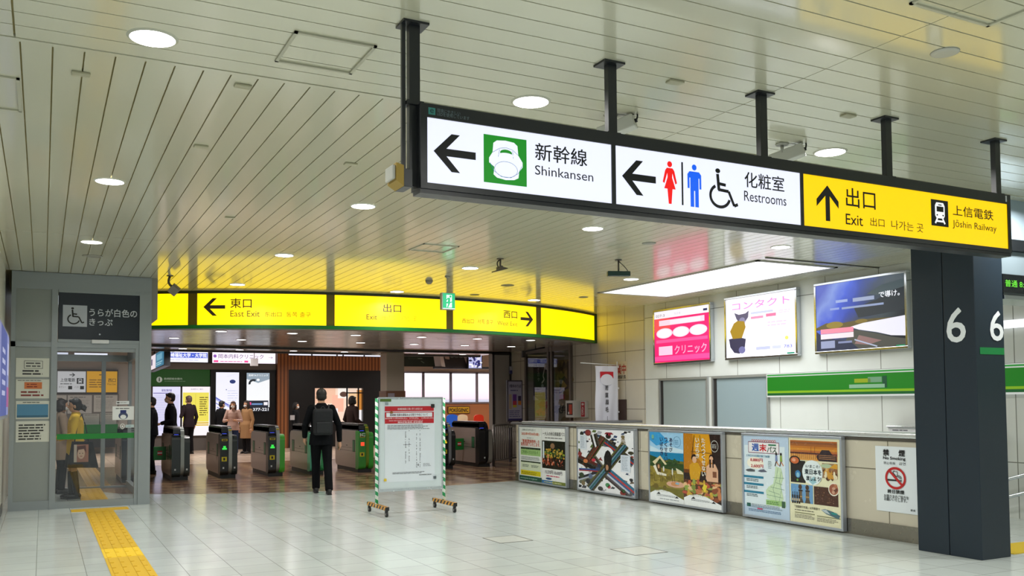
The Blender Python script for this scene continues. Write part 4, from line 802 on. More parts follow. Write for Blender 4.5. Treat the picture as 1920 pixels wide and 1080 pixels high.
for ch, yy0 in zip('若菫眉毛', (.66, .56, .46, .36)): s.text(ch, .42, yy0, .56, yy0+.07, '2a2c34', 3, bold=.03)
s.rect(.5, .1, .515, .3, '4a4c54', 3); a.build('lettering', t)
mb = MB(); mb.tube([(r_+.015, 15.88, 0), (r_+.015, 15.88, tp+.1)], .014); mb.tube([(l-.35, 15.88, tp+.06), (r_+.06, 15.88, tp+.02)], .009)
for z in (tp, tp-.45, tp-.95): mb.box(r_-.01, 15.865, z-.03, r_+.05, 15.9, z)
mb.box(r_-.17, 15.75, 0, r_+.07, 16.1, .06); mb.build('pole', mat('d8d8dc', .4), t, world=True)

# ================================================================ LEFT: glazed booth
BG = mat('8f9698', .35, .35); BP = mat('8b918f', .4, .2); BD = mat('16202a', .3)
bt = thing('booth', 'grey metal booth with a glazed door front and dark accessible ticket sign', 'booth', (.5, 16.4, 0))
mb = MB(); Y0, Y1 = 14.75, 18.1
mb.box(-.42, Y0, 3.2, 1.46, Y0+.12, 3.449); mb.box(-.42, Y0, 2.355, 1.46, Y0+.1, 2.43); mb.box(.185, Y0-.01, 3.165, 1.29, Y0+.08, 3.2); mb.box(.185, Y0-.01, 2.43, 1.29, Y0+.05, 2.475)
mb.box(-.42, Y0, 0, -.36, Y0+.1, 3.2); mb.box(.10, Y0-.01, 0, .18, Y0+.1, 3.2); mb.box(1.29, Y0-.02, 0, 1.46, Y0+.14, 3.2); mb.box(1.24, Y0, 0, 1.29, Y0+.08, 2.355)
mb.box(-.36, Y0, 0, .10, Y0+.08, .13); mb.box(.18, Y0+.01, 0, 1.24, Y0+.07, .10)
mb.box(.18, Y0+.02, 2.30, 1.24, Y0+.06, 2.355)
for y in (16.4, Y1): mb.box(1.40, y-.05, 0, 1.46, y+.05, 2.9)
mb.box(-.42, Y1-.05, 0, -.34, Y1+.05, 2.9); mb.box(-.42, Y1-.05, 2.3, 1.46, Y1+.05, 2.42); mb.box(-.42, Y1-.05, 0, 1.46, Y1+.05, .03); mb.box(1.38, Y0, 2.3, 1.46, Y1, 2.9); mb.box(1.38, Y0, 0, 1.46, Y1, .12)
mb.box(.95, Y1-.04, 0, 1.02, Y1+.04, 2.3)
mb.build('frame', BG, bt, world=True)
mb = MB(); mb.box(-.36, Y0+.02, .13, .10, Y0+.05, 2.355); mb.build('panel', BP, bt, world=True)
mb = MB(); mb.box(-.36, Y0+.02, 2.43, .10, Y0+.05, 3.2); mb.build('panel', BP, bt, world=True)
mb = MB(); mb.box(-.42, Y0+.12, 2.9, 1.46, Y1, 2.95); mb.build('roof', mat('7c8084', .4), bt, world=True)
mb = MB(); mb.box(.185, Y0+.01, 2.475, 1.29, Y0+.04, 3.165, bev=.002); sp = mb.build('sign_panel', BD, bt, world=True)
a = Art(planeY(Y0+.008), rough=.5); q = a.box_(118, 571.5, 163, 613); a.rect(*q, 'b4bac6', 1); W, H = q[2]-q[0], q[3]-q[1]; wheelchair(a, q[0]+W*.18, q[1]+H*.1, q[0]+W*.88, q[1]+H*.9, '101010', 2); a.cut('pictogram', bt)
a.ptext('うらが白色の', 167.5, 578, 257, 596, 'c6ccd4', bold=.02); a.ptext('きっぷ', 167.5, 597, 211, 611.5, 'c6ccd4', bold=.02); a.ell(*a.pl.uv(187, 627), .012, .012, 'c6ccd4', 2); a.build('lettering', bt)
mb = MB(); mb.box(.632, Y0-.05, 2.42, .864, Y0-.01, 2.475, bev=.006); mb.build('door_sensor', mat('d8dade', .4), bt, world=True)
P0 = planeY(Y0+.02)
mb = MB(); mb.face([(.18, Y0+.04, .1), (1.24, Y0+.04, .1), (1.24, Y0+.04, 2.3), (.18, Y0+.04, 2.3)]); mb.build('door_glass', GLASS, bt, world=True, recalc=False)
mb = MB(); mb.box(.19, Y0+.025, 1.005, 1.235, Y0+.038, 1.085); mb.build('safety_stripe', mat('0e7a2a', .4), bt, world=True, label='green stripe across the glass door')
for (l, t_, r, b, kind) in ((211, 762, 251, 787, 0), (218, 752, 242, 758, 1), (225, 794, 251, 804, 2)):
    a = Art(planeY(Y0+.024), rough=.5); q = a.box_(l, t_, r, b); s = Sub(a, *q)
    if kind == 0: s.rect(0, 0, 1, 1, 'd9dcdc', 1); s.lines(.15, .78, .85, .9, 1, '3a3a3a', 2); s.ell(.5, .3, .22, .26, '3a4466', 2); s.ell(.5, .22, .14, .16, 'd9dcdc', 3); s.rect(.36, .5, .64, .72, '1c2a66', 2.5)
    elif kind == 1: s.rect(0, 0, 1, 1, 'd2d6d8', 1); s.rect(.06, .3, .25, .7, '3a3a3a', 2); s.lines(.3, .3, .9, .7, 1, '8a8a8a', 2)
    else: s.ring(.18, .5, .17, .48, .05, 'd8dcdc', 1); s.poly([(.1, .3), (.18, .75), (.26, .3)], 'd8dcdc', 1); s.rect(.4, .25, 1, .75, 'b4c6c8', 1); s.lines(.45, .4, .95, .6, 1, '3a6a7a', 2)
    a.build('door_sticker', bt)
# papers on the left panel
for i, (tp, bt_, label) in enumerate([(671, 707, 'top paper notice on the booth panel, boxed heading and two lines'), (711, 747, 'second paper notice on the booth panel, orange box near its top'), (752, 785, 'third paper notice on the booth panel, mostly blue'), (790, 828, 'lowest paper notice on the booth panel, five black lines')]):
    t = thing('paper_notice', label, 'notice', (-.13, Y0+.015, 1.5), group='papers on the booth panel'); a = Art(planeY(Y0+.013), rough=.35); q = a.box_(30, tp, 92, bt_)
    mb = MB(); mb.box(q[0], Y0+.015, q[1], q[2], Y0+.0195, q[3]); mb.build('sheet', mat('c9cbc0', .35), t, world=True); s = Sub(a, *q)
    if i == 0: a.line([(s.X(x), s.Y(y)) for x, y in ((.25, .45), (.8, .45), (.8, .85), (.25, .85), (.25, .45))], .006, '5a5a5a', 1.5); s.lines(.3, .5, .76, .8, 2, '4a4a4a', 2); s.lines(.2, .08, .85, .4, 2, '2a2a2a', 2, fill=.5)
    if i == 1: s.rect(.25, .5, .78, .85, 'c5703a', 1.5); s.lines(.32, .55, .72, .8, 2, '7a2a1a', 2); s.lines(.15, .08, .9, .42, 2, '7a2a24', 2, fill=.5); s.lines(.05, .9, .9, .97, 1, '5a5a5a', 2)
    if i == 2: s.rect(.03, .08, .97, .82, '4a7fa0', 1.5); s.rect(.03, .08, .97, .2, '34607a', 2); s.lines(.2, .88, .85, .96, 1, '3a3a3a', 2)
    if i == 3: s.lines(.08, .08, .92, .88, 6, '1e1e1e', 2, fill=.45)
    a.build('print', t)
# left wall light box
t = thing('advertisement', 'bluish lit advertisement box on the left wall, cut by the picture edge', 'advertisement', (-.5, 10.8, 1.35))
mb = MB(); mb.box(-.5, 8.9, 1.36, -.365, 12.2, 2.34, bev=.01); mb.build('frame', mat('a4a8b4', .3, .5), t, world=True)
a = Art(planeXl(-.363), .55); s = Sub(a, 8.95, 1.40, 12.15, 2.30); s.rect(0, 0, 1, 1, '8e94cc', 1); s.rect(.3, 0, .8, 1, '4a5aa8', 2); s.lines(.4, .2, .7, .8, 5, 'c8ccf0', 3); s.rect(.8, .1, 1, .35, 'b05a9a', 2.5); s.rect(.82, .5, .97, .9, 'b9bde6', 2.5); a.build('light_panel', t)
# tactile paving strip
def tactile(name, label, x0, y0, x1, y1, col='d2a800', along='Y'):
    t = MB(); t.box(x0, y0, .0, x1, y1, .005)
    if along == 'Y':
        n = 4; wd = (x1-x0)/n; yy1 = y0
        while yy1 < y1-.05:
            e = min(yy1+.3, y1)
            for i in range(n): t.box(x0+wd*(i+.3), yy1+.015, .005, x0+wd*(i+.7), e-.015, .009)
            yy1 += .3
    o = t.build(name, mat(col, .45)); props(o, label, 'tactile paving'); return o
tactile('tactile_paving', 'long yellow ribbed tactile strip running along the floor to the booth door', .56, 4.0, .92, 9.75)
tactile('tactile_paving', 'brighter yellow tile row in the tactile strip', .56, 9.752, .92, 10.35, 'ecc400')
tactile('tactile_paving', 'far stretch of yellow tactile strip just before the booth door', .56, 10.352, .92, 14.2)
o = bx('tactile_paving', (.38, 14.2, 0, 1.13, 14.5, .007), mat('d2a800', .45)); props(o, 'yellow crossbar of the tactile strip at the booth door', 'tactile paving')
tactile('tactile_paving', 'yellow tactile strip inside the booth behind the girl', .56, 14.95, .95, 18.0, 'c89c10').location.z = .003
tactile('tactile_paving', 'yellow tactile strip on the dark floor beyond the booth', .75, 18.2, 1.15, 26, 'b88e18').location.z = .003

# floor hatches
for i, (pts) in enumerate([((4.33, 9.06), (4.67, 9.19), (4.76, 8.68), (4.45, 8.59)), ((5.15, 7.76), (5.57, 7.79), (5.55, 7.33), (5.12, 7.28))]):
    cx = sum(p[0] for p in pts)/4; cy = sum(p[1] for p in pts)/4
    mb = MB(); fr = mat('46443e', .4, .3)
    for b in ((-.2, -.22, .2, -.212), (-.2, .212, .2, .22), (-.2, -.212, -.192, .212), (.192, -.212, .2, .212)): mb.box(b[0], b[1], 0, b[2], b[3], .0025)
    t = thing('floor_hatch', ['square metal edged floor hatch below the notice board', 'square metal edged floor hatch nearer the poster frames'][i], 'floor hatch', (cx, cy, 0), group='floor hatches')
    mb.build('rim', fr, t); mb = MB(); mb.box(-.192, -.212, 0, .192, .212, .0015); mb.build('lid', mat('c6cac4', .2), t)

# ================================================================ TICKET GATES
def rprof(y0, y1, z0, z1, r0, r1, n=6):
    """side outline, r0 rounding at the near ends, r1 at the far ends"""
    p = []
    for cx, cz, r, a0 in ((y1-r1, z0+r1, r1, -90), (y1-r1, z1-r1, r1, 0), (y0+r0, z1-r0, r0, 90), (y0+r0, z0+r0, r0, 180)):
        for i in range(n+1):
            q = math.radians(a0+90*i/n); p.append((cx+r*math.cos(q), cz+r*math.sin(q)))
    return p
SIDE = mat('b5a39a', .3, .45, plain=True)
def gate(label, x, left, fin, right, lit=None, flap=None, y=18.9, mark=None):
    t = thing('ticket_gate', label, 'ticket gate', (x, y, .003), group='automatic ticket gates in a row')
    L = 1.75
    mb = MB(); mb.box(.02, .1, 0, .32, L-.1, .1); mb.build('plinth', mat('15181a', .4), t)
    mb = MB(); mb.prism(rprof(.22, L, .09, .90, .004, .14), 'X', 0, .165, SIDE); bd = mb.build('body', None, t)
    mb = MB(); mb.box(-.002, .5, .52, 0, 1.3, .525); mb.box(-.002, .22, .45, 0, L, .456); mb.box(-.003, .8, .56, 0, .9, .575); mb.build('seam', mat('2a2624', .5), bd)
    for (a_, b_) in ((.26, .42), (1.35, 1.55)):
        mb = MB(); mb.box(-.004, a_, .44, .0, b_, .70, mat('1c2420', .4)); mb.box(-.006, a_+.015, .455, -.003, b_-.015, .685, mat('3a6a48', .35)); mb.build('flap_slot', None, t)
    mb = MB(); mb.prism(rprof(0, .22, .07, .90, .09, .004), 'X', 0, .165, mat(left, .3, coat=.3)); mb.build('front_panel', None, t)
    mb = MB(); mb.prism(rprof(-.015, L+.01, .07, 1.05, .22, .22, 10), 'X', .165, .232, mat(fin, .3, .3)); mb.build('fin', None, t)
    mb = MB(); mb.prism(rprof(.07, L-.1, .885, 1.055, .13, .13, 8), 'X', .03, .235, mat('0c0e12', .25, coat=.4)); mb.build('hood', None, t)
    mb = MB(); mb.prism(rprof(0, L, .07, .87, .12, .12), 'X', .232, .34, mat(right, .32, coat=.3)); mb.build('side_shell', None, t)
    # reader light, stickers, displays
    mb = MB(); mb.box(.03, .02, .885, .15, .12, .905, mat('1a1e3a', .2)); mb.box(.05, .035, .904, .13, .09, .909, mat('4a5cff', emit=1.6)); mb.build('card_reader', None, t)
    if lit: 
        mb = MB()
        for (x0, z0, x1, z1, c) in (((.06, .62, .11, .66, lit), (.04, .585, .13, .62, lit)) if lit != 'IC' else ((.05, .58, .13, .66, 'ff5030'),)): mb.box(x0, -.004, z0, x1, .0, z1, mat(c, emit=1.0))
        mb.build('display', None, t)
        mb = MB(); mb.box(.03, -.004, .35, .13, .0, .44, mat('d8c81c', .4)); mb.box(.06, -.006, .37, .10, -.003, .42, mat('1a1a1a', .4)); mb.build('sticker', None, t)
        mb = MB(); mb.box(.03, -.004, .76, .14, .02, .80, mat('d8c81c', .4)); mb.box(.045, -.006, .77, .125, -.003, .79, mat('1a1a1a', .4)); mb.build('ticket_slot', None, t)
        mb = MB(); mb.box(.17, .03, .87, .227, .06, .99, mat('d0b820', .4)); mb.build('warning_sticker', None, t)
    if mark:
        mb = MB()
        for xx in mark: mb.box(xx, -.004, .2, xx+.03, .0, .235, mat('c8ced0', .4))
        mb.build('mark', None, t)
    if flap:
        for sx in flap:
            xa, xb = (-.25, -.006) if sx < 0 else (.345, .56)
            mb = MB(); mb.box(xa, .85, .37, xb, .875, .645, mat('0f7a2c', .35), bev=.01); f = mb.build('flap', None, t)
            mb = MB(); mb.box((xa+xb)/2-.045, .842, .50, (xa+xb)/2+.045, .849, .53, mat('e8dcdc', .4)); mb.box((xa+xb)/2-.045, .845, .47, (xa+xb)/2+.045, .8495, .56, mat('c02018', .4)); mb.build('no_entry_mark', None, f)
    return t
gate('dark ticket gate mostly hidden behind the booth post, green flap out', 1.36, '16202a', '8a9290', '1c2626', flap=(1,))
gate('dark ticket gate with wide silver stripe and closed green flap beside the booth', 2.27, '1f2b2b', '9aa29e', '1d2828', flap=(-1,), mark=(.05, .27))
gate('dark ticket gate with silver stripe and green arrow display, second clear of the booth', 3.19, '0f1416', 'a4aaa6', '1d2828', lit='3ae050', mark=(.05, .27))
gate('ticket gate with black front and bright green right side', 4.15, '0f1416', 'a4aaa6', '3fae2c', lit='3ae050', mark=(.05,))
gate('ticket gate with teal green front hidden behind the standing man in black', 5.02, '4ab090', '8fd0b0', '2fa060', lit='3ae050')
gate('ticket gate with all green front and red IC display', 6.08, '2f8f2c', '6f8a24', '2fa02c', lit='IC')
gate('dark ticket gate with silver stripe partly hidden by the notice board', 8.03, '0f1416', '8a9098', '14181a', lit='e0c020', flap=(1,), mark=(.27,))
gate('black ticket gate at the right end with closed green flaps', 9.02, '0c0e12', '14161a', '7a7872', flap=(-1,), mark=(.12,), y=19.0)
t = [o for o in C.objects if o.name.startswith('ticket_gate')]
a = Art(planeY(18.894)); a.text('IC', 6.11, .79, 6.23, .86, 'e4ece4', 2, bold=.04); a.build('lettering', [o for o in t if abs(o.location.x-6.08) < .01][0])

# steel barrier by the right gates
t = thing('barrier', 'grey steel bar barrier between the last gate and the poster wall', 'barrier', (10.1, 20, .003)); GR = mat('7d7772', .35, .6)
A0, B0 = Vector((9.56, 19.35, 0)), Vector((10.72, 20.25, 0)); d = B0-A0
mb = MB(); mb.tube([A0+Vector((0, 0, .96)), B0+Vector((0, 0, .96))], .022); mb.tube([A0+Vector((0, 0, .12)), B0+Vector((0, 0, .12))], .018); mb.build('rail', GR, t, world=True)
for q in (0, 1): mb = MB(); mb.tube([A0+d*q+Vector((0, 0, .003)), A0+d*q+Vector((0, 0, .97))], .035); mb.build('post', GR, t, world=True)
for i in range(1, 12): mb = MB(); p = A0+d*(i/12); mb.tube([p+Vector((0, 0, .12)), p+Vector((0, 0, .95))], .012, n=8); mb.build('bar', GR, t, world=True)
mb = MB(); p0 = A0+d*.5+Vector((-.03, -.03, .88)); p1 = A0+d*.9+Vector((-.03, -.03, .88)); mb.face([p0, p1, p1+Vector((0, 0, .05)), p0+Vector((0, 0, .05))], mat('c8c8c0', .4)); mb.build('label_strip', None, t, world=True)

# ================================================================ BACK HALL
WY = 31.2; PB = WY-.02
mb = MB(); mb.box(-2.2, WY, 0, 3.1, WY+.2, 3.75, mat('a8a4a0', .4)); mb.box(3.1, WY, 0, 11.05, WY+.2, 3.75, mat('6c6866', .4)); mb.box(11.05, WY, 2.66, 17.6, WY+.2, 3.75, mat('b5a698', .5)); mb.box(11.05, WY, 0, 17.6, WY+.2, 1.48, mat('b4764c', .5)); mb.box(15.9, WY, 1.48, 17.6, WY+.2, 2.66, mat('b5a698', .5)); mb.box(11.05, WY, 1.48, 11.7, WY+.2, 2.66, mat('b5a698', .5))
mb.build('wall_back', kind='structure')
bx('wall_left', (-2.4, 22.9, 0, -2.2, 31.2, 3.75), mat('9c9894', .5), kind='structure'); bx('wall_right', (17.5, 20.9, 0, 17.7, 31.2, 3.75), mat('b5a698', .5), kind='structure'); bx('wall_far', (11.1, 21.0, 0, 17.6, 21.2, 3.75), mat('a39a92', .5), kind='structure')
bx('wall_left', (-2.4, 22.75, 0, -.5, 22.9, 3.75), mat('9c9894', .5), kind='structure')
PBk = planeY(PB)
def wallbox(name, label, cat, l, t_, r, b, depth, body, art=None, em=0, Y=PB, group=None, rough=.3):
    """box on the back wall; corners l,t,r,b are where its front reads in the photograph, on its real plane"""
    t = thing(name, label, cat, (0, 0, 0), group=group); pl = planeY(Y-depth); u0, v1 = pl.uv(l, t_); u1, v0 = pl.uv(r, b); t.location = ((u0+u1)/2, Y, v0)
    mb = MB(); mb.box(u0, Y-depth, v0, u1, Y+.018, v1, mat(body, rough)); mb.build('casing', None, t, world=True)
    if art:
        a = Art(planeY(Y-depth-.004), em); s = Sub(a, u0, v0, u1, v1); art(s); a.build('front', t)
    return t
def A1(s): s.rect(.01, .04, .99, .96, 'f4f4ff', 1); s.rect(.0, .40, .98, .80, '4a60cc', 2); s.text('高崎福祉大学・大学院', .02, .43, .96, .77, 'f4f6ff', 3, bold=.04); s.rect(.0, .35, 1, .38, '8a9ae0', 2); s.lines(.1, .15, .8, .28, 1, 'b4b8dc'); s.poly([(.1, .9), (.22, .9), (.16, .76)], 'a8acb8', 3)
wallbox('lit_sign', 'lit white and blue university sign high on the back wall', 'lit sign', 311, 656, 390.5, 680.5, .1, '4a4844', A1, 1.1)
def A2(s): s.rect(.01, .04, .99, .96, 'fbf0fa', 1); s.text('岡本内科クリニック', .1, .38, .8, .72, '6a5a86', bold=.01); s.ell(.05, .55, .025, .12, '8a5ab0', 2); s.text('→', .88, .42, .95, .56, '5a4a70'); s.rect(.03, .1, .1, .24, 'ee4a90', 2); s.rect(.5, .1, .56, .24, 'ee4a90', 2); s.lines(.13, .1, .47, .22, 1, 'd06aa0'); s.lines(.1, .84, .5, .9, 1, 'b8a4c8')
wallbox('lit_sign', 'lit white clinic sign with pink marks, high on the back wall', 'lit sign', 397, 656, 517.5, 683, .1, '4a4844', A2, 1.1)
t = wallbox('hanging_sign', 'small white square sign hanging in front of the clinic sign', 'sign', 470, 672, 484, 686, .05, 'e4e4ea', Y=28)
bx('trim_7', (3.08, 31.05, 2.66, 7.06, 31.2, 2.86), mat('6e6a68', .4), kind='structure')
hs = t
mb = MB(); mb.box(t.location.x-.01, 27.97, t.location.z+.2, t.location.x+.01, 27.99, 3.72); mb.build('rod', mat('8a8a90', .4), t, world=True)
t = thing('hanging_sign', 'double sided hanging advertisement box with teal and white faces at the far left', 'sign', (2.9, 24.5, 2.2))
AL = Vector((gx_at(279, 28, 685), 28, 0)); AR_ = Vector((gx_at(308, 23.2, 670), 23.2, 0)); dv = (AR_-AL).normalized(); nv = Vector((dv.y, -dv.x, 0)); LN = (AR_-AL).length
t.location = (*((AL+AR_)/2).xy, 2.45); qs = [AL, AR_, AR_-nv*.14, AL-nv*.14]
mb = MB(); mb.prism([(q.x, q.y) for q in qs], 'Z', 2.45, 2.89, mat('20242a', .4)); mb.build('casing', None, t, world=True)
for f_ in (.2, .8): p_ = AL+(AR_-AL)*f_-nv*.07; mb = MB(); mb.box(p_.x-.02, p_.y-.02, 2.89, p_.x+.02, p_.y+.02, 3.72); mb.build('rod', mat('20242a', .4), t, world=True)
pa = Plane(AL, dv); pa.n = nv; pa.o = AL+nv*.004
a = Art(pa, .9); s = Sub(a, .06, 2.48, LN-.06, 2.86); s.rect(0, 0, .5, 1, 'eadfe8', 1); s.rect(.5, 0, 1, 1, '2f7a9a', 1); s.rect(.2, .3, .28, .75, '2a2c5a', 2); s.rect(.58, .45, .9, .85, '6aa8c0', 2); s.lines(.55, .1, .95, .35, 2, 'a8d0dc', 3); a.build('front', t)
# information board
def A3(s): s.rect(0, 0, 1, 1, '1c5a1c', 1); s.ell(.155, .38, .048, .17, 'dfe8dc', 2); s.text('i', .145, .28, .165, .5, '1c3a1c', 3, bold=.06); s.text('高崎駅総合案内', .23, .37, .53, .50, 'c8d8c4', bold=.02); s.lines(.24, .26, .6, .31, 1, '9ab894')
wallbox('information_board', 'green header board with round i symbol on the back wall', 'board', 281, 692, 393.5, 724, .08, '144014', A3, .3)
def A4(s): s.rect(0, 0, 1, 1, 'dcdcf6', 1); s.text('駅周辺案内図', .32, .9, .68, .95, '4a3a90', bold=.02); s.rect(.02, .86, .6, .875, '5a50a0', 2); s.rect(.05, .1, .95, .84, 'd0d0ee', 1.5); s.lines(.1, .2, .9, .8, 12, 'bcbce0', 2, fill=.15)
wallbox('lit_map', 'lavender lit map panel on the back wall behind the masked man', 'lit map', 286.5, 725, 337.5, 816, .08, '1c2420', A4, .95)
def A5(s): s.rect(0, 0, 1, 1, 'f4f0f4', 1); s.rect(.02, .28, .96, .88, 'e8dc5a', 2); s.text('高崎駅のご案内', .3, .93, .75, .965, '8a7a9a'); s.lines(.62, .4, .93, .8, 9, '5a4a1a', 3, fill=.4); s.rect(.02, .24, .96, .27, 'd8b41c', 2); s.rect(.02, .20, .96, .225, 'd8b41c', 2); s.line([(.48, .5), (.48, .86)], .008, 'b8a830', 3)
wallbox('lit_map', 'yellow lit guide panel on the back wall', 'lit map', 342, 725, 393, 816, .08, '1c2420', A5, .95)
o = bx('display_wall', (gx_at(394, 31.1, 760), 31.02, 0.003, 7.06, 31.2, 2.66), mat('101317', .3)); props(o, 'black display wall holding two tall lit screens', 'wall panel')
def A6(s): s.rect(0, 0, 1, 1, 'e9ebf8', 1); s.ell(.72, .84, .13, .035, '2a3a70', 2); s.poly([(0, .52), (.35, .44), (.7, .36), (1, .22), (1, .3), (.6, .44), (.3, .50), (0, .58)], 'a4acdf', 2); s.line([(0, .56), (.55, .43)], .035, '3a4ab8', 3.2); s.line([(0, .47), (.2, .42)], .03, '4a54c0', 3.2); s.line([(.45, .92), (.95, .99)], .01, 'c0c4dc', 2); s.line([(.05, .4), (.5, .3)], .03, '2a3aa0', 3); s.lines(.5, .45, .95, .7, 6, 'b0b8d8', 2, fill=.2); s.ell(.45, .7, .02, .01, '4a5080', 2)
wallbox('screen', 'tall lit white screen with blue streaks on the black display wall', 'screen', 405, 698, 447.5, 806, .06, '08090b', A6, 1.0, Y=31.0)
def A7(s): s.rect(0, 0, 1, 1, 'ecf0f4', 1); s.poly([(0, 1), (1, 1), (1, .84), (.5, .74), (0, .84)], '8fa0ae', 2); s.text('高崎TAクリニック', .08, .91, .93, .965, 'eef2f6', bold=.02); s.ell(.5, .82, .09, .045, 'f0f4f8', 3); s.ring(.5, .82, .09, .045, .02, '7a90a0', 3.5); s.ring(.3, .72, .22, .12, .09, '20262e', 2.6, a0=60, a1=190); s.rect(.06, .1, .95, .29, '1d2330', 2); s.rect(.1, .18, .2, .25, 'e84a90', 3); s.rect(.22, .18, .7, .22, '6a90c0', 3); s.rect(.75, .17, .92, .25, 'e8e8f0', 3); s.rect(.0, .0, 1, .12, '141820', 2.2); s.text('377-221', .28, .025, .96, .1, 'e4e8f0', bold=.03)
wallbox('screen', 'tall lit clinic screen with dark band and phone digits on the display wall', 'screen', 462.5, 699, 505, 772, .06, '08090b', A7, 1.0, Y=31.0)
# wooden kiosk front
WD = bpy.data.materials.new('wood slats'); WD.use_nodes = True; nt = WD.node_tree; b = nt.nodes['Principled BSDF']; tc = nt.nodes.new('ShaderNodeTexCoord'); wv = nt.nodes.new('ShaderNodeTexWave'); wv.inputs['Scale'].default_value = 2.6; wv.bands_direction = 'X'; nt.links.new(tc.outputs['Object'], wv.inputs[0]); rp = nt.nodes.new('ShaderNodeValToRGB'); rp.color_ramp.elements[0].color = lin('5c341c'); rp.color_ramp.elements[1].color = lin('a4683c'); nt.links.new(wv.outputs['Fac'], rp.inputs[0]); nt.links.new(rp.outputs[0], b.inputs['Base Color']); b.inputs['Roughness'].default_value = .4
t = thing('kiosk', 'dark shop front framed with vertical wood slats and a lit counter window', 'shop', (9.0, 31, 0))
mb = MB(); mb.box(7.07, 30.9, .003, 7.46, 31.18, 3.34); mb.box(7.46, 30.95, 2.68, 11.02, 31.18, 3.16); mb.build('wood_frame', WD, t, world=True)
c = PBk.uv(588, 728); c2 = PBk.uv(677.5, 790); mb = MB(); BLK = mat('0d0f13', .35)
mb.box(7.46, 31.0, .003, c[0], 31.18, 2.68, BLK); mb.box(c2[0], 31.0, .003, 11.02, 31.18, 2.68, BLK); mb.box(c[0], 31.0, .003, c2[0], 31.18, c2[1], BLK); mb.box(c[0], 31.0, c[1], c2[0], 31.18, 2.68, BLK); mb.build('front_wall', None, t, world=True)
a = Art(planeY(31.17), .95); s = Sub(a, c[0], c2[1], c2[0], c[1]); s.rect(0, 0, 1, 1, 'f4d8c4', 1); s.rect(.0, .55, .45, 1, 'eec0a4', 1.5); s.rect(.38, .3, .62, .8, 'f8b8a0', 1.6); s.rect(.5, .7, .72, 1, 'f8f0e8', 1.8); s.rect(.9, .35, 1, .95, 'c8843c', 1.7); s.rect(.72, .5, .9, .85, 'f0c89c', 1.7); s.rect(.7, 0, 1, .34, 'f4f0f2', 1.8); s.ell(.62, .82, .08, .08, '5a4038', 2.2); s.rect(.25, .0, .5, .4, 'f8f2f4', 1.9); a.build('lit_interior', t)
mb = MB()
for x in (.66, .9): xx = c[0]+(c2[0]-c[0])*x; mb.box(xx-.02, 30.99, c2[1], xx+.03, 31.02, c[1])
zz = c2[1]+(c[1]-c2[1])*.86; mb.box(c[0]+(c2[0]-c[0])*.66, 30.99, zz-.02, c2[0], 31.02, zz+.02); mb.build('window_bar', BLK, t, world=True)
o = bx('window_1', (7.46, 31.15, 3.17, 11.0, 31.19, 3.5), mat('eef0ff', emit=1.1), kind='structure')
t = bx('trim_8', (7.46, 31.1, 3.15, 11.0, 31.16, 3.19), mat('3a3634', .4), kind='structure')
for xx in (8.3, 9.2, 9.42, 10.2): bx('trim_9', (xx, 31.1, 3.19, xx+.04, 31.15, 3.5), mat('3a3a40', .4), kind='structure')
# column in the middle of the gate hall
t = thing('column', 'pale square column behind the notice board, wooden collar at shoulder height', 'column', (8.06, 22.2, 0)); ux0 = planeY(22).uv(725, 700)[0]; ux1 = planeY(22).uv(758, 700)[0]
mb = MB(); mb.box(ux0, 22, .004, ux1, 22.5, LC, mat('b9ae9f', .5), bev=.02); mb.build('shaft', None, t, world=True)
mb = MB(); mb.box(ux0-.02, 21.97, .3, ux1+.02, 22.53, 1.82, mat('7a5238', .45)); mb.box(ux0+.02, 21.96, .5, ux0+.2, 21.972, 1.76, mat('a39aa8', .4)); mb.build('collar', None, t, world=True)
# far windows
def lit_pane():
    m = bpy.data.materials.new('daylight pane'); m.use_nodes = True; nt = m.node_tree; b = nt.nodes['Principled BSDF']; tc = nt.nodes.new('ShaderNodeTexCoord'); sx = nt.nodes.new('ShaderNodeSeparateXYZ'); nt.links.new(tc.outputs['Object'], sx.inputs[0])
    r = nt.nodes.new('ShaderNodeMapRange'); r.inputs[1].default_value = 1.5; r.inputs[2].default_value = 2.6; nt.links.new(sx.outputs['Z'], r.inputs[0]); c = nt.nodes.new('ShaderNodeValToRGB'); e = c.color_ramp.elements; e[0].color = lin('b8bcd0'); e[1].color = lin('f4f6ff'); e[0].position = 0
    q = e.new(.1); q.color = lin('c4c4d6'); q = e.new(.16); q.color = lin('f2d8e2'); q = e.new(.5); q.color = lin('fae6ee')
    nt.links.new(r.outputs[0], c.inputs[0]); nt.links.new(c.outputs[0], b.inputs['Emission Color']); b.inputs['Emission Strength'].default_value = 1.25; b.inputs['Base Color'].default_value = (.1, .1, .1, 1); b.inputs['Roughness'].default_value = .1; return m
LP = lit_pane(); mxs = [11.72]+[PBk.uv(x, 730)[0] for x in (793.5, 845, 894)]+[PBk.uv(946, 730)[0]]
for i in range(4):
    mb = MB(); mb.box(mxs[i]+.04, 31.2, 1.52, mxs[i+1]-.04, 31.22, 2.62); mb.build('window_%d' % (i+2), LP, kind='structure')
mb = MB(); FM = mat('8d8a96', .35, .5)
for x in mxs: mb.box(x-.05, 31.16, 1.48, x+.05, 31.22, 2.66, FM)
mb.box(11.7, 31.16, 2.61, 15.85, 31.22, 2.67, FM); mb.box(11.7, 31.14, 1.47, 15.85, 31.22, 1.53, FM); mb.build('trim_10', None, kind='structure')
def A8(s): s.rect(0, 0, 1, 1, 'd8a81c', 1); s.rect(.0, .0, 1, .06, '1a1a1a', 2); s.rect(.0, .94, 1, 1, '1a1a1a', 2); s.rect(0, 0, .02, 1, '1a1a1a', 2); s.rect(.98, 0, 1, 1, '1a1a1a', 2); s.text('POKÉGENIC', .06, .2, .94, .88, '1a1a1a', bold=.05)
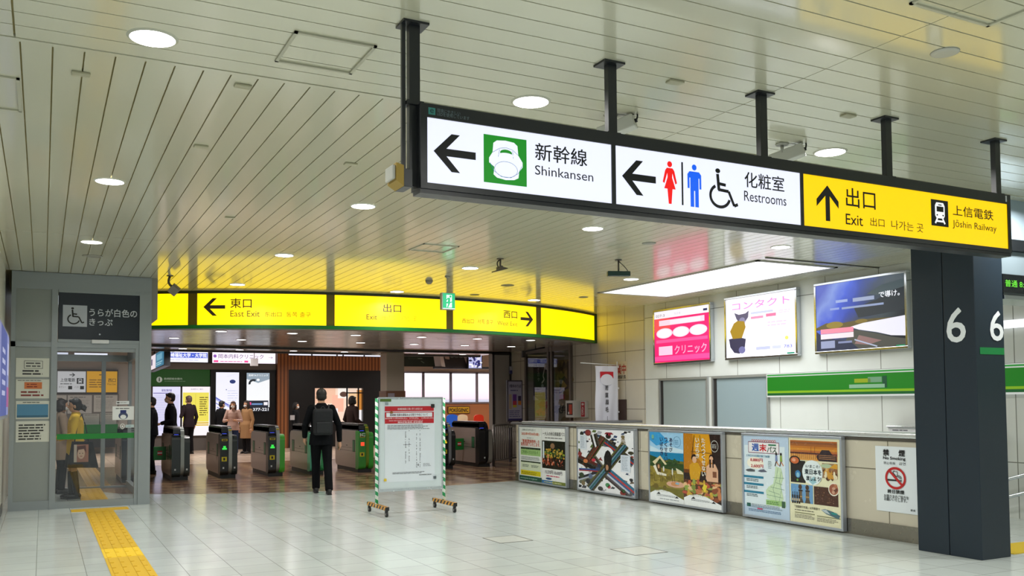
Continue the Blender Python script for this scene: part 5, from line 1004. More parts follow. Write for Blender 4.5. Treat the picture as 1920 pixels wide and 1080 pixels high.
wallbox('wall_sign', 'yellow wall sign reading POKÉGENIC in black on the orange wall', 'sign', 840, 762.5, 880.5, 775, .04, '1a1a1a', A8)
# screens and dark panels above the far windows
def A9(s): s.rect(0, 0, 1, 1, '16241a', 1); s.lines(.1, .5, .5, .7, 3, '4a5a4a', 2, fill=.2); s.rect(.4, .55, .54, .62, '5a6a5a', 2.5); s.line([(.5, .4), (.6, .25)], .02, '5a6a60', 2)
wallbox('glass_canopy', 'dark green glassy panel above the far windows', 'panel', 759, 661, 819, 687.5, .12, '10180f', A9)
t = thing('ceiling_equipment', 'dark angled ceiling equipment with pale side arms above the far windows', 'equipment', (13.4, 30, 2.8)); g0 = planeY(30)
def gp(px, py): return g0.uv(px, py)
mb = MB(); pts = [gp(827, 661), gp(875, 661), gp(875, 689), gp(834, 688)]; mb.prism(pts, 'Y', 30, 30.5, mat('1e1c1c', .4)); mb.build('body', None, t, world=True)
mb = MB(); mb.prism([gp(822, 661), gp(828, 661), gp(833, 688), gp(826, 687)], 'Y', 29.9, 30.5, mat('b0aaa8', .4)); mb.build('arm', None, t, world=True)
mb = MB(); mb.prism([gp(830, 661), gp(840, 661), gp(842, 674), gp(834, 673)], 'Y', 29.95, 29.995, mat('8f7f76', .4)); mb.prism([gp(866, 661), gp(874, 661), gp(883, 689), gp(877, 689)], 'Y', 29.9, 29.99, mat('9f9698', .4)); mb.build('arm', None, t, world=True)
mb = MB(); 
for px in (843, 852, 860): mb.prism([gp(px, 661), gp(px+5, 661), gp(px+6, 671), gp(px+1, 671)], 'Y', 29.95, 29.995, mat('3f5048', .4))
mb.build('lens', None, t, world=True)
def A10(s): s.rect(.06, .05, .94, .95, 'b8bce8', 1); blobs(s, .15, .1, .9, .8, 26, ['2a2c70', '20224a', 'e8e8f8', '3a3c90', 'ffffff'], .08, 2)
wallbox('television', 'wall television with a crowded blue and white picture above the far windows', 'television', 877, 661.5, 904.5, 692, .1, '101014', A10, .9, Y=29.9)
o = bx('cable_tray', (12.45, 29.95, 2.74, 14.75, 30.1, 2.82), mat('1c1a20', .4)); props(o, 'long thin black tray hanging above the far windows', 'tray')
# moulded chairs
for px, wpx, col, lab in ((843, 24, '1f5ac8', 'blue moulded chair back by the orange wall, beside the notice board'), (862.5, 21, 'cfc4a4', 'cream moulded chair back by the orange wall'), (892.5, 21, 'e2381c', 'red moulded chair back by the orange wall')):
    Yc = {843: 29.3, 862.5: 28.6, 892.5: 28.0}[px]; xc = gx_at(px, Yc, 790); t = thing('chair', lab, 'chair', (xc, Yc, .003), group='moulded chairs by the orange wall'); hw = wpx*Yc/1690/2*1.06
    mb = MB(); out = []
    for i in range(13): q = math.pi*i/12; out.append((hw*math.cos(q)**1 if 1 else 0, .95+.15*math.sin(q)**.6 if math.sin(q) > 0 else .95))
    out = [(hw*.9, .62)]+out+[(-hw*.9, .62)]
    mb.prism(out, 'Y', -.24, -.2, mat(col, .35, coat=.3)); mb.build('backrest', None, t)
    mb = MB(); mb.box(-hw, -.22, .58, hw, .2, .63, mat(col, .35, coat=.3), bev=.015); mb.build('seat', None, t)
    for sx in (-1, 1):
        for sy in (-1, 1): mb = MB(); mb.tube([(sx*hw*.8, sy*.17, 0), (sx*hw*.6, sy*.13, .58)], .012, n=8); mb.build('leg', mat('8a8a90', .3, .8), t)
# purple poster on the stub wall
ux = planeY(20.95)
def A11(s): s.rect(0, 0, 1, 1, '4a4450', .5); s.rect(.06, .03, .94, .97, 'a9a3b8', 1); s.text('7周年のりば', .12, .82, .9, .9, '2a2440', bold=.03); s.lines(.2, .73, .85, .78, 1, '5a5480'); s.rect(.1, .3, .28, .66, 'b09a80', 2); s.rect(.35, .5, .6, .66, '6a3a90', 2); s.rect(.35, .4, .6, .5, 'c03a4a', 2.2); s.rect(.35, .34, .6, .4, 'c8b43a', 2.2); s.rect(.7, .5, .9, .62, '3a2a50', 2); s.rect(.7, .4, .9, .5, 'c8782a', 2); s.lines(.12, .1, .9, .28, 4, '6a648a', 3); s.rect(.06, .03, .94, .07, '3a3070', 3)
wallbox('framed_poster', 'framed purple timetable style poster standing just beyond the barrier', 'poster', 951, 713, 980, 790, .05, '4a4450', A11, Y=20.42)
po = [o for o in C.objects if o.name.startswith('framed_poster') and abs(o.location.y-20.42) < .01][0]
for sx in (-.15, .15): mb = MB(); mb.box(po.location.x+sx-.015, 20.38, .003, po.location.x+sx+.015, 20.41, po.location.z+.01, mat('4a4450', .3)); mb.build('leg', None, po, world=True)
def A12(s): s.rect(0, 0, 1, .45, '3a3a70', 1); s.rect(0, .5, 1, 1, 'a8a4b0', 1)
wallbox('small_sign', 'tiny blue and grey sign on the frame above the purple poster', 'sign', 955.5, 687, 962, 701, .02, '8a86a0', A12, Y=20.95)

# seen through the booth glass: signs and boards on the back wall
t = thing('direction_sign', 'white and yellow direction signs seen through the booth glass', 'sign', (1.2, 31.1, 1.9)); pz = planeY(31.1)
u0, v1 = pz.uv(100, 692); u1, v0 = pz.uv(221, 738); mb = MB(); mb.box(u0, 31.1, v0, u1, 31.19, v1, mat('3a3430', .4)); mb.build('frame', None, t, world=True)
a = Art(planeY(31.095), .55); q = a.box_(108, 696, 160.5, 735.5); s = Sub(a, *q); s.rect(0, 0, 1, 1, 'd2d2d6', 1); arrow(a, 'R', s.X(.42), s.Y(.74), s.X(.62), s.Y(.92), '1a1a1a', 2); s.text('上信電鉄', .1, .5, .62, .68, '2a2a2a', bold=.02); s.lines(.1, .36, .6, .44, 1, '4a4a4a', 2); train_icon(a, s.X(.68), s.Y(.4), s.X(.92), s.Y(.68), 2, 'd2d2d6'); s.text('タクシー', .05, .2, .3, .3, '3a3a3a'); s.rect(.38, .14, .52, .3, '1a1a1a', 2); s.text('バス', .6, .2, .75, .3, '3a3a3a'); s.rect(.8, .14, .94, .3, '1a1a1a', 2); a.cut('light_panel', t)
q = a.box_(163, 696, 219.5, 735.5); s = Sub(a, *q); s.rect(0, 0, 1, 1, 'e0a41c', 1); arrow(a, 'R', s.X(.4), s.Y(.74), s.X(.6), s.Y(.92), '1a1a1a', 2); s.text('西口', .7, .48, .95, .66, '4a3410', bold=.02); s.text('West Exit', .66, .34, .96, .44, '6a4a14'); s.lines(.08, .2, .6, .64, 4, '7a5410', 2, fill=.4); a.build('light_panel', t)
t = thing('notice_case', 'wall case of white notices seen through the booth glass', 'notice case', (1.2, 31.1, .85)); u0, v1 = pz.uv(95, 739); u1, v0 = pz.uv(222, 790)
mb = MB(); mb.box(u0, 31.1, v0, u1, 31.19, v1, mat('6a6664', .4)); mb.build('case', None, t, world=True); a = Art(planeY(31.095))
for (l, tt, r, bb, c) in ((97, 741, 124, 796, 'b4b4b2'), (127, 741, 172, 775, 'b4b4b4'), (176, 741, 220, 772, 'b9b9b6'), (156, 776, 186, 797, 'a9aaa6'), (188, 774, 218, 797, 'acaca8')):
    q = a.box_(l, tt, r, bb); s = Sub(a, *q); s.rect(0, 0, 1, 1, c, 1); s.lines(.1, .85, .9, .93, 1, '5a5a58', 2); s.lines(.08, .15, .92, .75, 7, '8f8f8c', 2, fill=.25)
a.build('sheet', t)
o = wallbox('green_counter', 'green band and dark cabinet seen through the booth glass', 'counter', 95, 797.5, 221, 811, .5, '0f6a2c')
wallbox('cabinet', 'dark low cabinet behind the booth under the green band', 'cabinet', 95, 813.5, 221, 838, .45, '2c3032')
wallbox('strip_light', 'bright white strip panel high behind the booth glass', 'lit panel', 139, 661, 202, 676, .1, '8a8a90', lambda s: s.rect(.01, .05, .99, .95, 'eef0ff', 1), 1.0)
wallbox('strip_light', 'short bright panel at the upper left behind the booth glass', 'lit panel', 95, 660, 128, 671, .1, '8a8a90', lambda s: s.rect(.01, .05, .99, .95, 'd8dcf0', 1), .9)

# ================================================================ NOTICE BOARD on wheels
t = thing('notice_board', 'wheeled white notice board with green and white striped poles and a red headed sheet', 'notice board', (4.55, 11.78, 0))
BX0, BX1, BY = 4.05, 5.03, 11.78
def stripe_mat(c1, c2, scale, slant, axis='Z'):
    m = bpy.data.materials.new('stripes'); m.use_nodes = True; nt = m.node_tree; b = nt.nodes['Principled BSDF']; tc = nt.nodes.new('ShaderNodeTexCoord'); sx = nt.nodes.new('ShaderNodeSeparateXYZ'); nt.links.new(tc.outputs['Object'], sx.inputs[0])
    a1 = nt.nodes.new('ShaderNodeMath'); a1.operation = 'MULTIPLY_ADD'; a1.inputs[1].default_value = slant; nt.links.new(sx.outputs['X'], a1.inputs[0]); 
    if axis == 'Z': nt.links.new(sx.outputs['Z'], a1.inputs[2])
    else: nt.links.new(sx.outputs['Y'], a1.inputs[2]); 
    if axis != 'Z': nt.links.new(sx.outputs['Z'], a1.inputs[0])
    a2 = nt.nodes.new('ShaderNodeMath'); a2.operation = 'MULTIPLY'; a2.inputs[1].default_value = scale; nt.links.new(a1.outputs[0], a2.inputs[0]); a3 = nt.nodes.new('ShaderNodeMath'); a3.operation = 'FRACT'; nt.links.new(a2.outputs[0], a3.inputs[0]); a4 = nt.nodes.new('ShaderNodeMath'); a4.operation = 'GREATER_THAN'; a4.inputs[1].default_value = .5; nt.links.new(a3.outputs[0], a4.inputs[0])
    mx = nt.nodes.new('ShaderNodeMixRGB'); mx.inputs[1].default_value = lin(c1); mx.inputs[2].default_value = lin(c2); nt.links.new(a4.outputs[0], mx.inputs[0]); nt.links.new(mx.outputs[0], b.inputs['Base Color']); b.inputs['Roughness'].default_value = .35; return m
GW = stripe_mat('12995a', 'e4efe8', 9.5, .7); YB = stripe_mat('141414', 'd89a3a', 9, 1.0, 'Y')
for x, l in ((BX0-.005, 0), (BX1+.005, 1)): mb = MB(); mb.tube([(x, BY, .10), (x, BY, 1.57)], .022, n=14); mb.build('pole', GW, t, world=True)
for x in (BX0, BX1): mb = MB(); mb.box(x-.025, BY-.42, .085, x+.025, BY+.36, .135, bev=.004); f = mb.build('foot', YB, t, world=True)
for x in (BX0, BX1):
    for y in (BY-.38, BY+.32):
        mb = MB(); mb.tube([(x-.014, y, .035), (x+.014, y, .035)], .035, mat('1c1c1e', .4), n=16); mb.tube([(x-.018, y, .035), (x+.018, y, .035)], .012, mat('9a9a9a', .3, .8), n=10); mb.box(x-.02, y-.012, .06, x+.02, y+.012, .09, mat('3a3a3c', .4, .6)); mb.build('castor', None, t, world=True)
mb = MB(); mb.box(BX0+.02, BY-.012, .325, BX1-.02, BY+.012, 1.575, bev=.002); mb.build('board', mat('cdd8dc', .3), t, world=True)
mb = MB()
for b in ((BX0+.015, .295, BX1-.015, .33), (BX0+.015, 1.56, BX1-.015, 1.585), (BX0+.015, .33, BX0+.03, 1.56), (BX1-.03, .33, BX1-.015, 1.56)): mb.box(b[0], BY-.02, b[1], b[2], BY+.02, b[3])
mb.build('frame', mat('c2c9cc', .25, .7), t, world=True)
Pq = planeY(BY-.0145); c = mb = None; mb = MB()
q = (4.155, .42, 4.89, 1.475); mb.box(q[0], BY-.0165, q[1], q[2], BY-.013, q[3]); mb.build('sheet', mat('d9e0e8', .4), t, world=True)
a = Art(planeY(BY-.0172), rough=.4); s = Sub(a, *q); s.rect(0, .92, .985, .985, 'b81a26', 1); s.rect(0, .76, .985, .91, 'b81a26', 1); s.text('高崎駅線路工事に伴うお知らせ', .25, .935, .75, .965, 'e8c8cc', bold=.02)
s.rect(.03, .845, .95, .90, 'dfe4ec', 2); s.text('高崎線 列車の運転および取りやめについて', .1, .856, .86, .89, '5a2a3a', 3, bold=.01); s.text('2022年11月26日(土)、27日(日)、12月4日(日)', .0, .815, .97, .838, 'f0d4d8', bold=.02); s.lines(.08, .787, .9, .807, 1, 'e0a8b0', 2); s.text('運休区間:高崎~新前橋間', .25, .765, .75, .785, 'f0d4d8', bold=.03); s.ell(.13, .905, .035, .015, '8a5a2a', 3)
s.lines(.05, .68, .95, .745, 4, '4a4a50', 2, fill=.35); 
for x, n in ((.40, 30), (.47, 28), (.62, 34), (.69, 34)):
    for i in range(n):
        if random.random() < .7: s.rect(x, .66-i*.0145, x+.012+.012*random.random(), .666-i*.0145, '6a6a70', 2)
s.rect(.36, .48, .52, .485, '8a8a90', 2); s.rect(.655, .2, .67, .225, '1a1a1e', 2); s.lines(.76, .19, .93, .235, 3, '8a8a90', 2, fill=.3); s.lines(.15, .10, .9, .13, 2, '5a5a60', 2, fill=.4); s.text('東日本旅客鉄道 高崎支社', .68, .075, .93, .09, '3a3a40', bold=.02); a.build('print', t)
for (px, py, c_, r_) in ((725, 757, '8a969a', .02), (811, 761, '2a2624', .026), (722, 900, 'd8b81c', .018), (815, 895, '5a6468', .02)):
    mb = MB(); u, v = Pq.uv(px, py); mb.box(u-r_, BY-.03, v-r_, u+r_, BY-.016, v+r_, bev=.004); mb.build('magnet', mat(c_, .35), t, world=True)
mb = MB(); u, v = Pq.uv(720, 750); mb.box(4.09, BY-.024, 1.525, 4.245, BY-.0135, 1.562); mb.build('label_plate', mat('4e6a28', .4), t, world=True)

# ================================================================ EXIT SIGN and cameras on the ceiling
t = thing('exit_sign', 'small green and white running man sign hanging from the ceiling', 'exit sign', (5.51, 12.70, 3.1)); pe = planeY(12.66); u0, v1 = pe.uv(829, 549.5); u1, v0 = pe.uv(853.5, 580)
mb = MB(); mb.box(u0-.005, 12.66, v0-.01, u1, 12.74, v1+.01, bev=.005); mb.build('casing', mat('8f8d80', .4), t, world=True)
a = Art(planeY(12.656), 1.0); s = Sub(a, u0+.01, v0, u1-.008, v1); s.rect(0, 0, 1, 1, '14b074', 1); s.rect(.3, .1, .75, .9, 'e8fff0', 1.6); s.ell(.62, .8, .09, .07, '14b074', 3); s.poly([(.4, .72), (.6, .72), (.6, .45), (.78, .5), (.8, .44), (.6, .38), (.5, .2), (.42, .08), (.34, .1), (.44, .35), (.3, .35), (.16, .2), (.12, .26), (.28, .44), (.42, .48), (.42, .62), (.3, .52), (.24, .56)], '14b074', 3); s.rect(0, 0, 1, .05, 'e8fff0', 2); a.build('pictogram', t)
mb = MB(); xm = (u0+u1)/2; mb.tube([(xm, 12.7, v1), (xm, 12.7, CE-.03)], .007, n=8); mb.loft([((xm, 12.7, CE-.035), (.02, 0, 0), (0, .02, 0)), ((xm, 12.7, CE-.001), (.045, 0, 0), (0, .045, 0))]); mb.build('stem', mat('9a9788', .4), t, world=True)
def bez(p0, p1, p2, n=8): return [Vector(p0)*(1-i/n)**2+Vector(p1)*2*(i/n)*(1-i/n)+Vector(p2)*(i/n)**2 for i in range(n+1)]
def box_camera(label, x, y, z, rz, s=1.0, col='c9c9c0', black=False, drop=.16):
    t = thing('security_camera', label, 'camera', (x, y, z)); t.rotation_euler = (0, 0, rz)
    mb = MB(); mb.loft([((0, 0, -.001), (.05*s, 0, 0), (0, .05*s, 0)), ((0, 0, -.012), (.045*s, 0, 0), (0, .045*s, 0))], n=20); mb.tube([(0, 0, -.01), (0, 0, -drop if black else -.07)], .012*s, n=10); mb.build('mount', mat('a8a89e' if not black else '4a4640', .4), t)
    if not black:
        M = Matrix.Translation((.05, 0, -.085)) @ Matrix.Rotation(math.radians(41), 4, 'Z') @ Matrix.Rotation(math.radians(-16), 4, 'X')
        mb = MB(); mb.box(-.048, -.13, -.045, .048, .13, .045, bev=.008); mb.bm.transform(M); mb.build('housing', mat(col, .4), t)
        mb = MB(); mb.tube([(0, -.13, 0), (0, -.145, 0)], .014, mat('16181a', .4), n=14); mb.tube(bez((0, -.14, 0), (.05, -.18, .08), (.0, -.11, .045)), .006, mat('16181a', .4), n=8); mb.bm.transform(M); mb.build('cable', None, t)
    else:
        mb = MB(); mb.box(-.16*s, -.04*s, -drop-.07*s, .16*s, .04*s, -drop, bev=.01*s); mb.box(-.1*s, -.046*s, -drop-.055*s, .12*s, -.04*s, -drop-.02*s, mat('1c3a34', .2)); mb.build('housing', mat('8f968e', .4), t)
        mb = MB(); mb.tube(bez((0, 0, -.02), (.1*s, 0, -.1*s), (.13*s, 0, -drop+.005)), .006*s, n=8); mb.build('cable', mat('2a2a28', .4), t)
    return t
box_camera('grey box camera with curled black cable behind the second sign post', 3.40, 5.05, CE, 0, 1.0)
box_camera('grey box camera with curled black cable behind the third sign post', 4.955, 5.05, CE, 0, 1.0)
box_camera('flat box camera with dark lens strip hanging before the white light panel', 6.99, 10.24, CE, math.radians(-20), 1.0, black=True)
t = thing('security_camera', 'small dark camera seen edge on, hanging in front of the yellow ceiling glow', 'camera', (5.476, 10.844, CE)); DK = mat('5a5348', .4)
mb = MB(); mb.loft([((0, 0, -.001), (.05, 0, 0), (0, .05, 0)), ((0, 0, -.01), (.045, 0, 0), (0, .045, 0))], n=16); mb.tube([(0, 0, -.01), (0, 0, -.12)], .014, n=8); mb.build('mount', DK, t)
mb = MB(); mb.prism([(-.10, -.19), (.08, -.14), (.085, -.128), (.02, -.12), (0, -.10), (-.03, -.11), (-.03, -.15), (-.10, -.175)], 'Y', -.06, .06); mb.build('housing', DK, t)
mb = MB(); mb.tube(bez((-.01, 0, -.02), (-.07, 0, -.05), (-.03, 0, -.12)), .008, n=8); mb.build('cable', mat('1a1a18', .4), t)
t = thing('security_camera', 'brown grey tilted camera on a curved arm above the yellow band', 'camera', (1.68, 14.4, CE))
mb = MB(); mb.loft([((0, 0, -.001), (.05, 0, 0), (0, .05, 0)), ((0, 0, -.01), (.045, 0, 0), (0, .045, 0))], n=16); mb.tube(bez((0, 0, -.01), (-.05, 0, -.12), (.03, 0, -.16)), .018, n=10); mb.build('mount', mat('4a4434', .4), t)
mb = MB(); mb.box(-.065, -.1, -.065, .065, .1, .065, bev=.01); mb.bm.transform(Matrix.Translation((.06, 0, -.21)) @ Matrix.Rotation(math.radians(40), 4, 'Y') @ Matrix.Rotation(math.radians(20), 4, 'X')); mb.build('housing', mat('7c7468', .4), t)
t = thing('spot_lamp', 'dark angular bracket with a small lamp under the low ceiling by the shop window', 'lamp', (10.2, 18.4, LC)); 
mb = MB(); mb.tube([(0, 0, 0), (0, 0, -.08)], .014); mb.tube([(.25, 0, -.03), (-.3, 0, -.14)], .018); mb.box(-.36, -.03, -.28, -.28, .03, -.12, bev=.005); mb.build('bracket', mat('1c1a1a', .4), t)

# ================================================================ PEOPLE
SKIN = 'c99a7c'
def remeshed(mb, voxel, name, m, parent, smooth=3):
    bmesh.ops.recalc_face_normals(mb.bm, faces=mb.bm.faces); me = bpy.data.meshes.new('tmp'); mb.bm.to_mesh(me); mb.bm.free()
    o = bpy.data.objects.new('tmp', me); C.objects.link(o)
    r = o.modifiers.new('r', 'REMESH'); r.mode = 'VOXEL'; r.voxel_size = voxel; r.use_smooth_shade = True
    if smooth: q = o.modifiers.new('s', 'SMOOTH'); q.iterations = smooth; q.factor = .5
    bpy.context.view_layer.update(); dg = bpy.context.evaluated_depsgraph_get(); m2 = bpy.data.meshes.new_from_object(o.evaluated_get(dg))
    bpy.data.objects.remove(o); bpy.data.meshes.remove(me); m2.materials.clear(); m2.materials.append(m)
    for p in m2.polygons: p.use_smooth = True
    n = bpy.data.objects.new(name, m2); C.objects.link(n); n.parent = parent; return n
def person(label, x, y, h, rz, top='14161c', bottom='14161a', shoes='0e0e10', hair='short', hairc='14100e', hem=.86, coat_w=0, skirt=None, mask='d8dce0', feet=((-.10, 0), (.10, 0)), wrists=None, elbows=None, vox=.010, lean=0, boots=False, head_turn=0, collar=None, bag=None, texture=None, kind='jacket'):
    k = h/1.72; t = thing('person', label, 'person', (x, y, .003), rz); S = lambda *p: Vector(p)*k
    wr = wrists or ((-.27, .06, .82), (.27, .06, .82)); el = elbows or ((-.26, -.02, 1.10), (.26, -.02, 1.10))
    ly = lambda z: lean*max(0, z-.9)
    def ring(z, rx, ry, dy=0): return (S(0, dy+ly(z), z), S(rx, 0, 0), S(0, ry, 0))
    hc = S(0, .02+ly(1.6), 1.605); R = Matrix.Rotation(head_turn, 3, 'Z')
    # --- continuous body
    mb = MB(); mb.loft([ring(.84, .13, .10), ring(.93, .15, .11), ring(1.06, .125, .095), ring(1.25, .15, .105), ring(1.38, .155, .09), ring(1.45, .09, .06), ring(1.50, .055, .055), ring(1.56, .052, .055, .005)])
    mb.ball(hc+S(0, 0, .02), [.078*k, .095*k, .105*k]); mb.ball(hc+R@S(0, .022, -.045), [.058*k, .070*k, .068*k]); mb.ball(hc+R@S(0, .10, -.02), [.014*k, .02*k, .024*k])
    for sx in (-1, 1): mb.ball(hc+R@S(sx*.080, -.005, -.015), [.012*k, .022*k, .032*k])
    for i, sx in enumerate((-1, 1)):
        sh, e, w_ = S(sx*.165, ly(1.4), 1.405), S(*el[i]), S(*wr[i])
        mb.tube([sh, (sh+e)/2, e, (e+w_)/2, w_], [.046*k, .042*k, .036*k, .032*k, .024*k], n=12); mb.ball(sh, .05*k); mb.ball(e, .036*k)
        d = (w_-e).normalized(); side = Vector((0, 1, 0)) if abs(d.y) < .8 else Vector((sx, 0, 0)); side = (side-d*side.dot(d)).normalized(); nrm = d.cross(side)
        palm = w_+d*.085*k; mb.tube([w_, w_+d*.03*k, palm], [.022*k, .03*k, .03*k], n=10)
        for f, (off, L) in enumerate(((-.026, .062), (-.009, .074), (.009, .07), (.026, .055))):
            b0 = w_+d*.08*k+side*off*k; b1 = b0+d*L*.5*k+nrm*(-sx)*.004*k; b2 = b1+d*L*.42*k+nrm*(-sx)*.018*k; mb.tube([b0, b1, b2], [.0095*k, .009*k, .0075*k], n=8); mb.ball(b2, .0078*k, u=8, v=6)
        th = w_+d*.03*k+side*.026*k; mb.tube([th, th+side*.03*k+d*.03*k, th+side*.034*k+d*.062*k], [.011*k, .0105*k, .008*k], n=8); mb.ball(th+side*.034*k+d*.062*k, .008*k, u=8, v=6)
        hp = S(sx*.085, 0, .90); ft = S(feet[i][0], feet[i][1], .085); kn = (hp+ft)/2+S(0, .03, .03)
        mb.tube([hp, (hp+kn)/2, kn, (kn+ft)/2, ft], [.085*k, .07*k, .052*k, .048*k, .036*k], n=14); mb.ball(hp, .085*k); mb.ball(kn, .053*k); mb.ball(ft+S(0, .05, -.045), [.036*k, .10*k, .034*k])
    remeshed(mb, vox*.75 if vox < .009 else vox, 'body', mat(SKIN, .55), t)
    # --- eyes, mask, hair
    for sx in (-1, 1): mb = MB(); mb.ball(hc+R@S(sx*.03, .09, .012), [.012*k, .006*k, .006*k], u=10, v=8); mb.build('eye', mat('1a1412', .3), t)
    if mask:
        mb = MB(); mb.ball(hc+R@S(0, .048, -.045), [.062*k, .066*k, .052*k]); remeshed(mb, .009, 'face_mask', mat(mask, .8), t)
    mb = MB(); mb.ball(hc+R@S(0, -.018, .045), [.088*k, .098*k, .094*k])
    if hair == 'long':
        mb.ball(hc+R@S(0, -.04, -.03), [.095*k, .08*k, .11*k]); mb.ball(hc+R@S(0, -.055, -.12), [.085*k, .05*k, .12*k])
        for sx in (-1, 1): mb.tube([hc+R@S(sx*.08, .01, .02), hc+R@S(sx*.088, .01, -.09), hc+R@S(sx*.08, .02, -.19)], [.03*k, .03*k, .02*k])
    elif hair == 'bob':
        mb.ball(hc+R@S(0, -.03, -.0), [.1*k, .09*k, .11*k]); mb.ball(hc+R@S(0, -.045, -.05), [.1*k, .07*k, .07*k])
        for sx in (-1, 1): mb.tube([hc+R@S(sx*.08, .015, .02), hc+R@S(sx*.09, .01, -.085)], [.03*k, .028*k])
    elif hair == 'tail':
        mb.ball(hc+R@S(0, -.03, 0), [.09*k, .09*k, .1*k]); mb.tube([hc+R@S(0, -.1, -.02), hc+R@S(0, -.16, -.07), hc+R@S(0, -.17, -.12)], [.035*k, .035*k, .015*k]); mb.tube([hc+R@S(0, -.1, -.0), hc+R@S(0, -.15, .0), hc+R@S(0, -.19, -.04)], [.03*k, .025*k, .012*k])
    else: mb.ball(hc+R@S(0, -.035, .0), [.083*k, .078*k, .085*k])
    mb.tube([hc+R@S(-.05, .06, .085), hc+R@S(0, .075, .09), hc+R@S(.05, .06, .085)], [.02*k, .024*k, .02*k])
    remeshed(mb, .010, 'hair', mat(hairc, .55, bump=(60, .5)), t, 2)
    # --- clothes
    mb = MB(); g = coat_w
    rs = [ring(hem, .185+g, .145+g*.8), ring(max(hem+.08, .95), .175+g*.7, .14+g*.6), ring(1.07, .158+g*.4, .128), ring(1.25, .178, .132), ring(1.36, .182, .118), ring(1.425, .15, .09), ring(1.47, .085, .072), ring(1.495, .07, .068)]
    mb.loft(rs)
    for i, sx in enumerate((-1, 1)):
        sh, e, w_ = S(sx*.165, ly(1.4), 1.40), S(*el[i]), S(*wr[i]); mb.tube([sh, (sh+e)/2, e, (e+w_)/2, w_+(w_-e).normalized()*-.01*k], [.068*k, .062*k, .054*k, .048*k, .042*k], n=14); mb.ball(sh, .07*k); mb.ball(e, .055*k)
    remeshed(mb, vox, kind, mat(top, .85, spec=.15, bump=(9, .6)), t, 2)
    if collar:
        mb = MB(); mb.loft([ring(1.455, .084, .074), ring(1.50, .068, .068), ring(1.505, .06, .06)], n=20); mb.build('collar', mat(collar, .7), t)
    if skirt:
        mb = MB(); mb.loft([ring(skirt[1], .2, .17), ring((skirt[1]+.95)/2, .18, .15), ring(.97, .15, .12)]); remeshed(mb, .012, 'skirt', mat(skirt[0], .8, bump=(12, .5)), t, 1)
    if not skirt or bottom:
        if not skirt:
            mb = MB(); mb.loft([ring(.82, .12, .10), ring(.88, .165, .125), ring(1.0, .155, .12)])
            for i, sx in enumerate((-1, 1)):
                hp = S(sx*.085, 0, .88); ft = S(feet[i][0], feet[i][1], .07); kn = (hp+ft)/2+S(0, .03, .03); mb.tube([hp, (hp+kn)/2, kn, (kn+ft)/2, ft], [.098*k, .086*k, .072*k, .068*k, .064*k], n=16); mb.ball(hp, .098*k)
            remeshed(mb, vox, 'trousers', mat(bottom, .85, spec=.15, bump=(9, .5)), t, 2)
    for i, sx in enumerate((-1, 1)):
        ft = S(feet[i][0], feet[i][1], 0); mb = MB(); mb.ball(ft+S(0, .055, .042), [.045*k, .125*k, .042*k]); mb.ball(ft+S(0, -.03, .05), [.042*k, .055*k, .05*k])
        if boots:
            hp = S(sx*.085, 0, .90); kn = (hp+S(feet[i][0], feet[i][1], .085))/2+S(0, .03, -.02); mb.tube([ft+S(0, -.01, .06), ft+S(0, 0, .2), kn], [.048*k, .055*k, .064*k], n=14)
        mb.box(*(ft+S(-.038, -.075, 0)), *(ft+S(.038, .165, .02))); remeshed(mb, .008, 'boot' if boots else 'shoe', mat(shoes, .4), t, 1)
    return t
def backpack(label, x, y, z, rz, w_, d, h_, col):
    t = thing('backpack', label, 'backpack', (x, y, z), rz); mb = MB(); mb.box(-w_/2, -d, 0, w_/2, 0, h_, bev=min(w_, d)*.3); mb.build('bag', mat(col, .75, bump=(14, .6)), t)
    mb = MB(); mb.box(-w_*.38, -d-.035, h_*.08, w_*.38, -d+.01, h_*.5, bev=.02); mb.build('pocket', mat(col, .7, bump=(14, .6)), t)
    mb = MB(); mb.tube(bez((-.04, -d*.4, h_-.01), (0, -d*.4, h_+.07), (.04, -d*.4, h_-.01)), .008); mb.build('handle', mat('1a1a1e', .6), t)
    for sx in (-1, 1): mb = MB(); mb.tube([Vector((sx*.10, -.0, h_-.03)), Vector((sx*.12, .10, h_+.06)), Vector((sx*.12, .25, h_-.02)), Vector((sx*.13, .26, h_*.5)), Vector((sx*.14, .1, .06))], .014); mb.build('strap', mat('1a1a1e', .6), t)
    return t
r90 = math.pi/2
# man in black, back to the camera
person('person in a black coat standing with back to the camera before the gates', 4.17, 14.98, 1.74, math.radians(-8), top='07090d', bottom='06080b', hem=.80, coat_w=.02, feet=((-.07, .12), (.09, -.28)), wrists=((-.26, .1, .92), (.31, .06, .84)), elbows=((-.27, -.03, 1.12), (.285, -.03, 1.12)), vox=.008, hairc='1a1614', mask='b8b4b0')
backpack('black backpack worn by the man standing before the gates', 4.15, 14.85, .98, math.radians(-8), .32, .15, .44, '0b0f14')
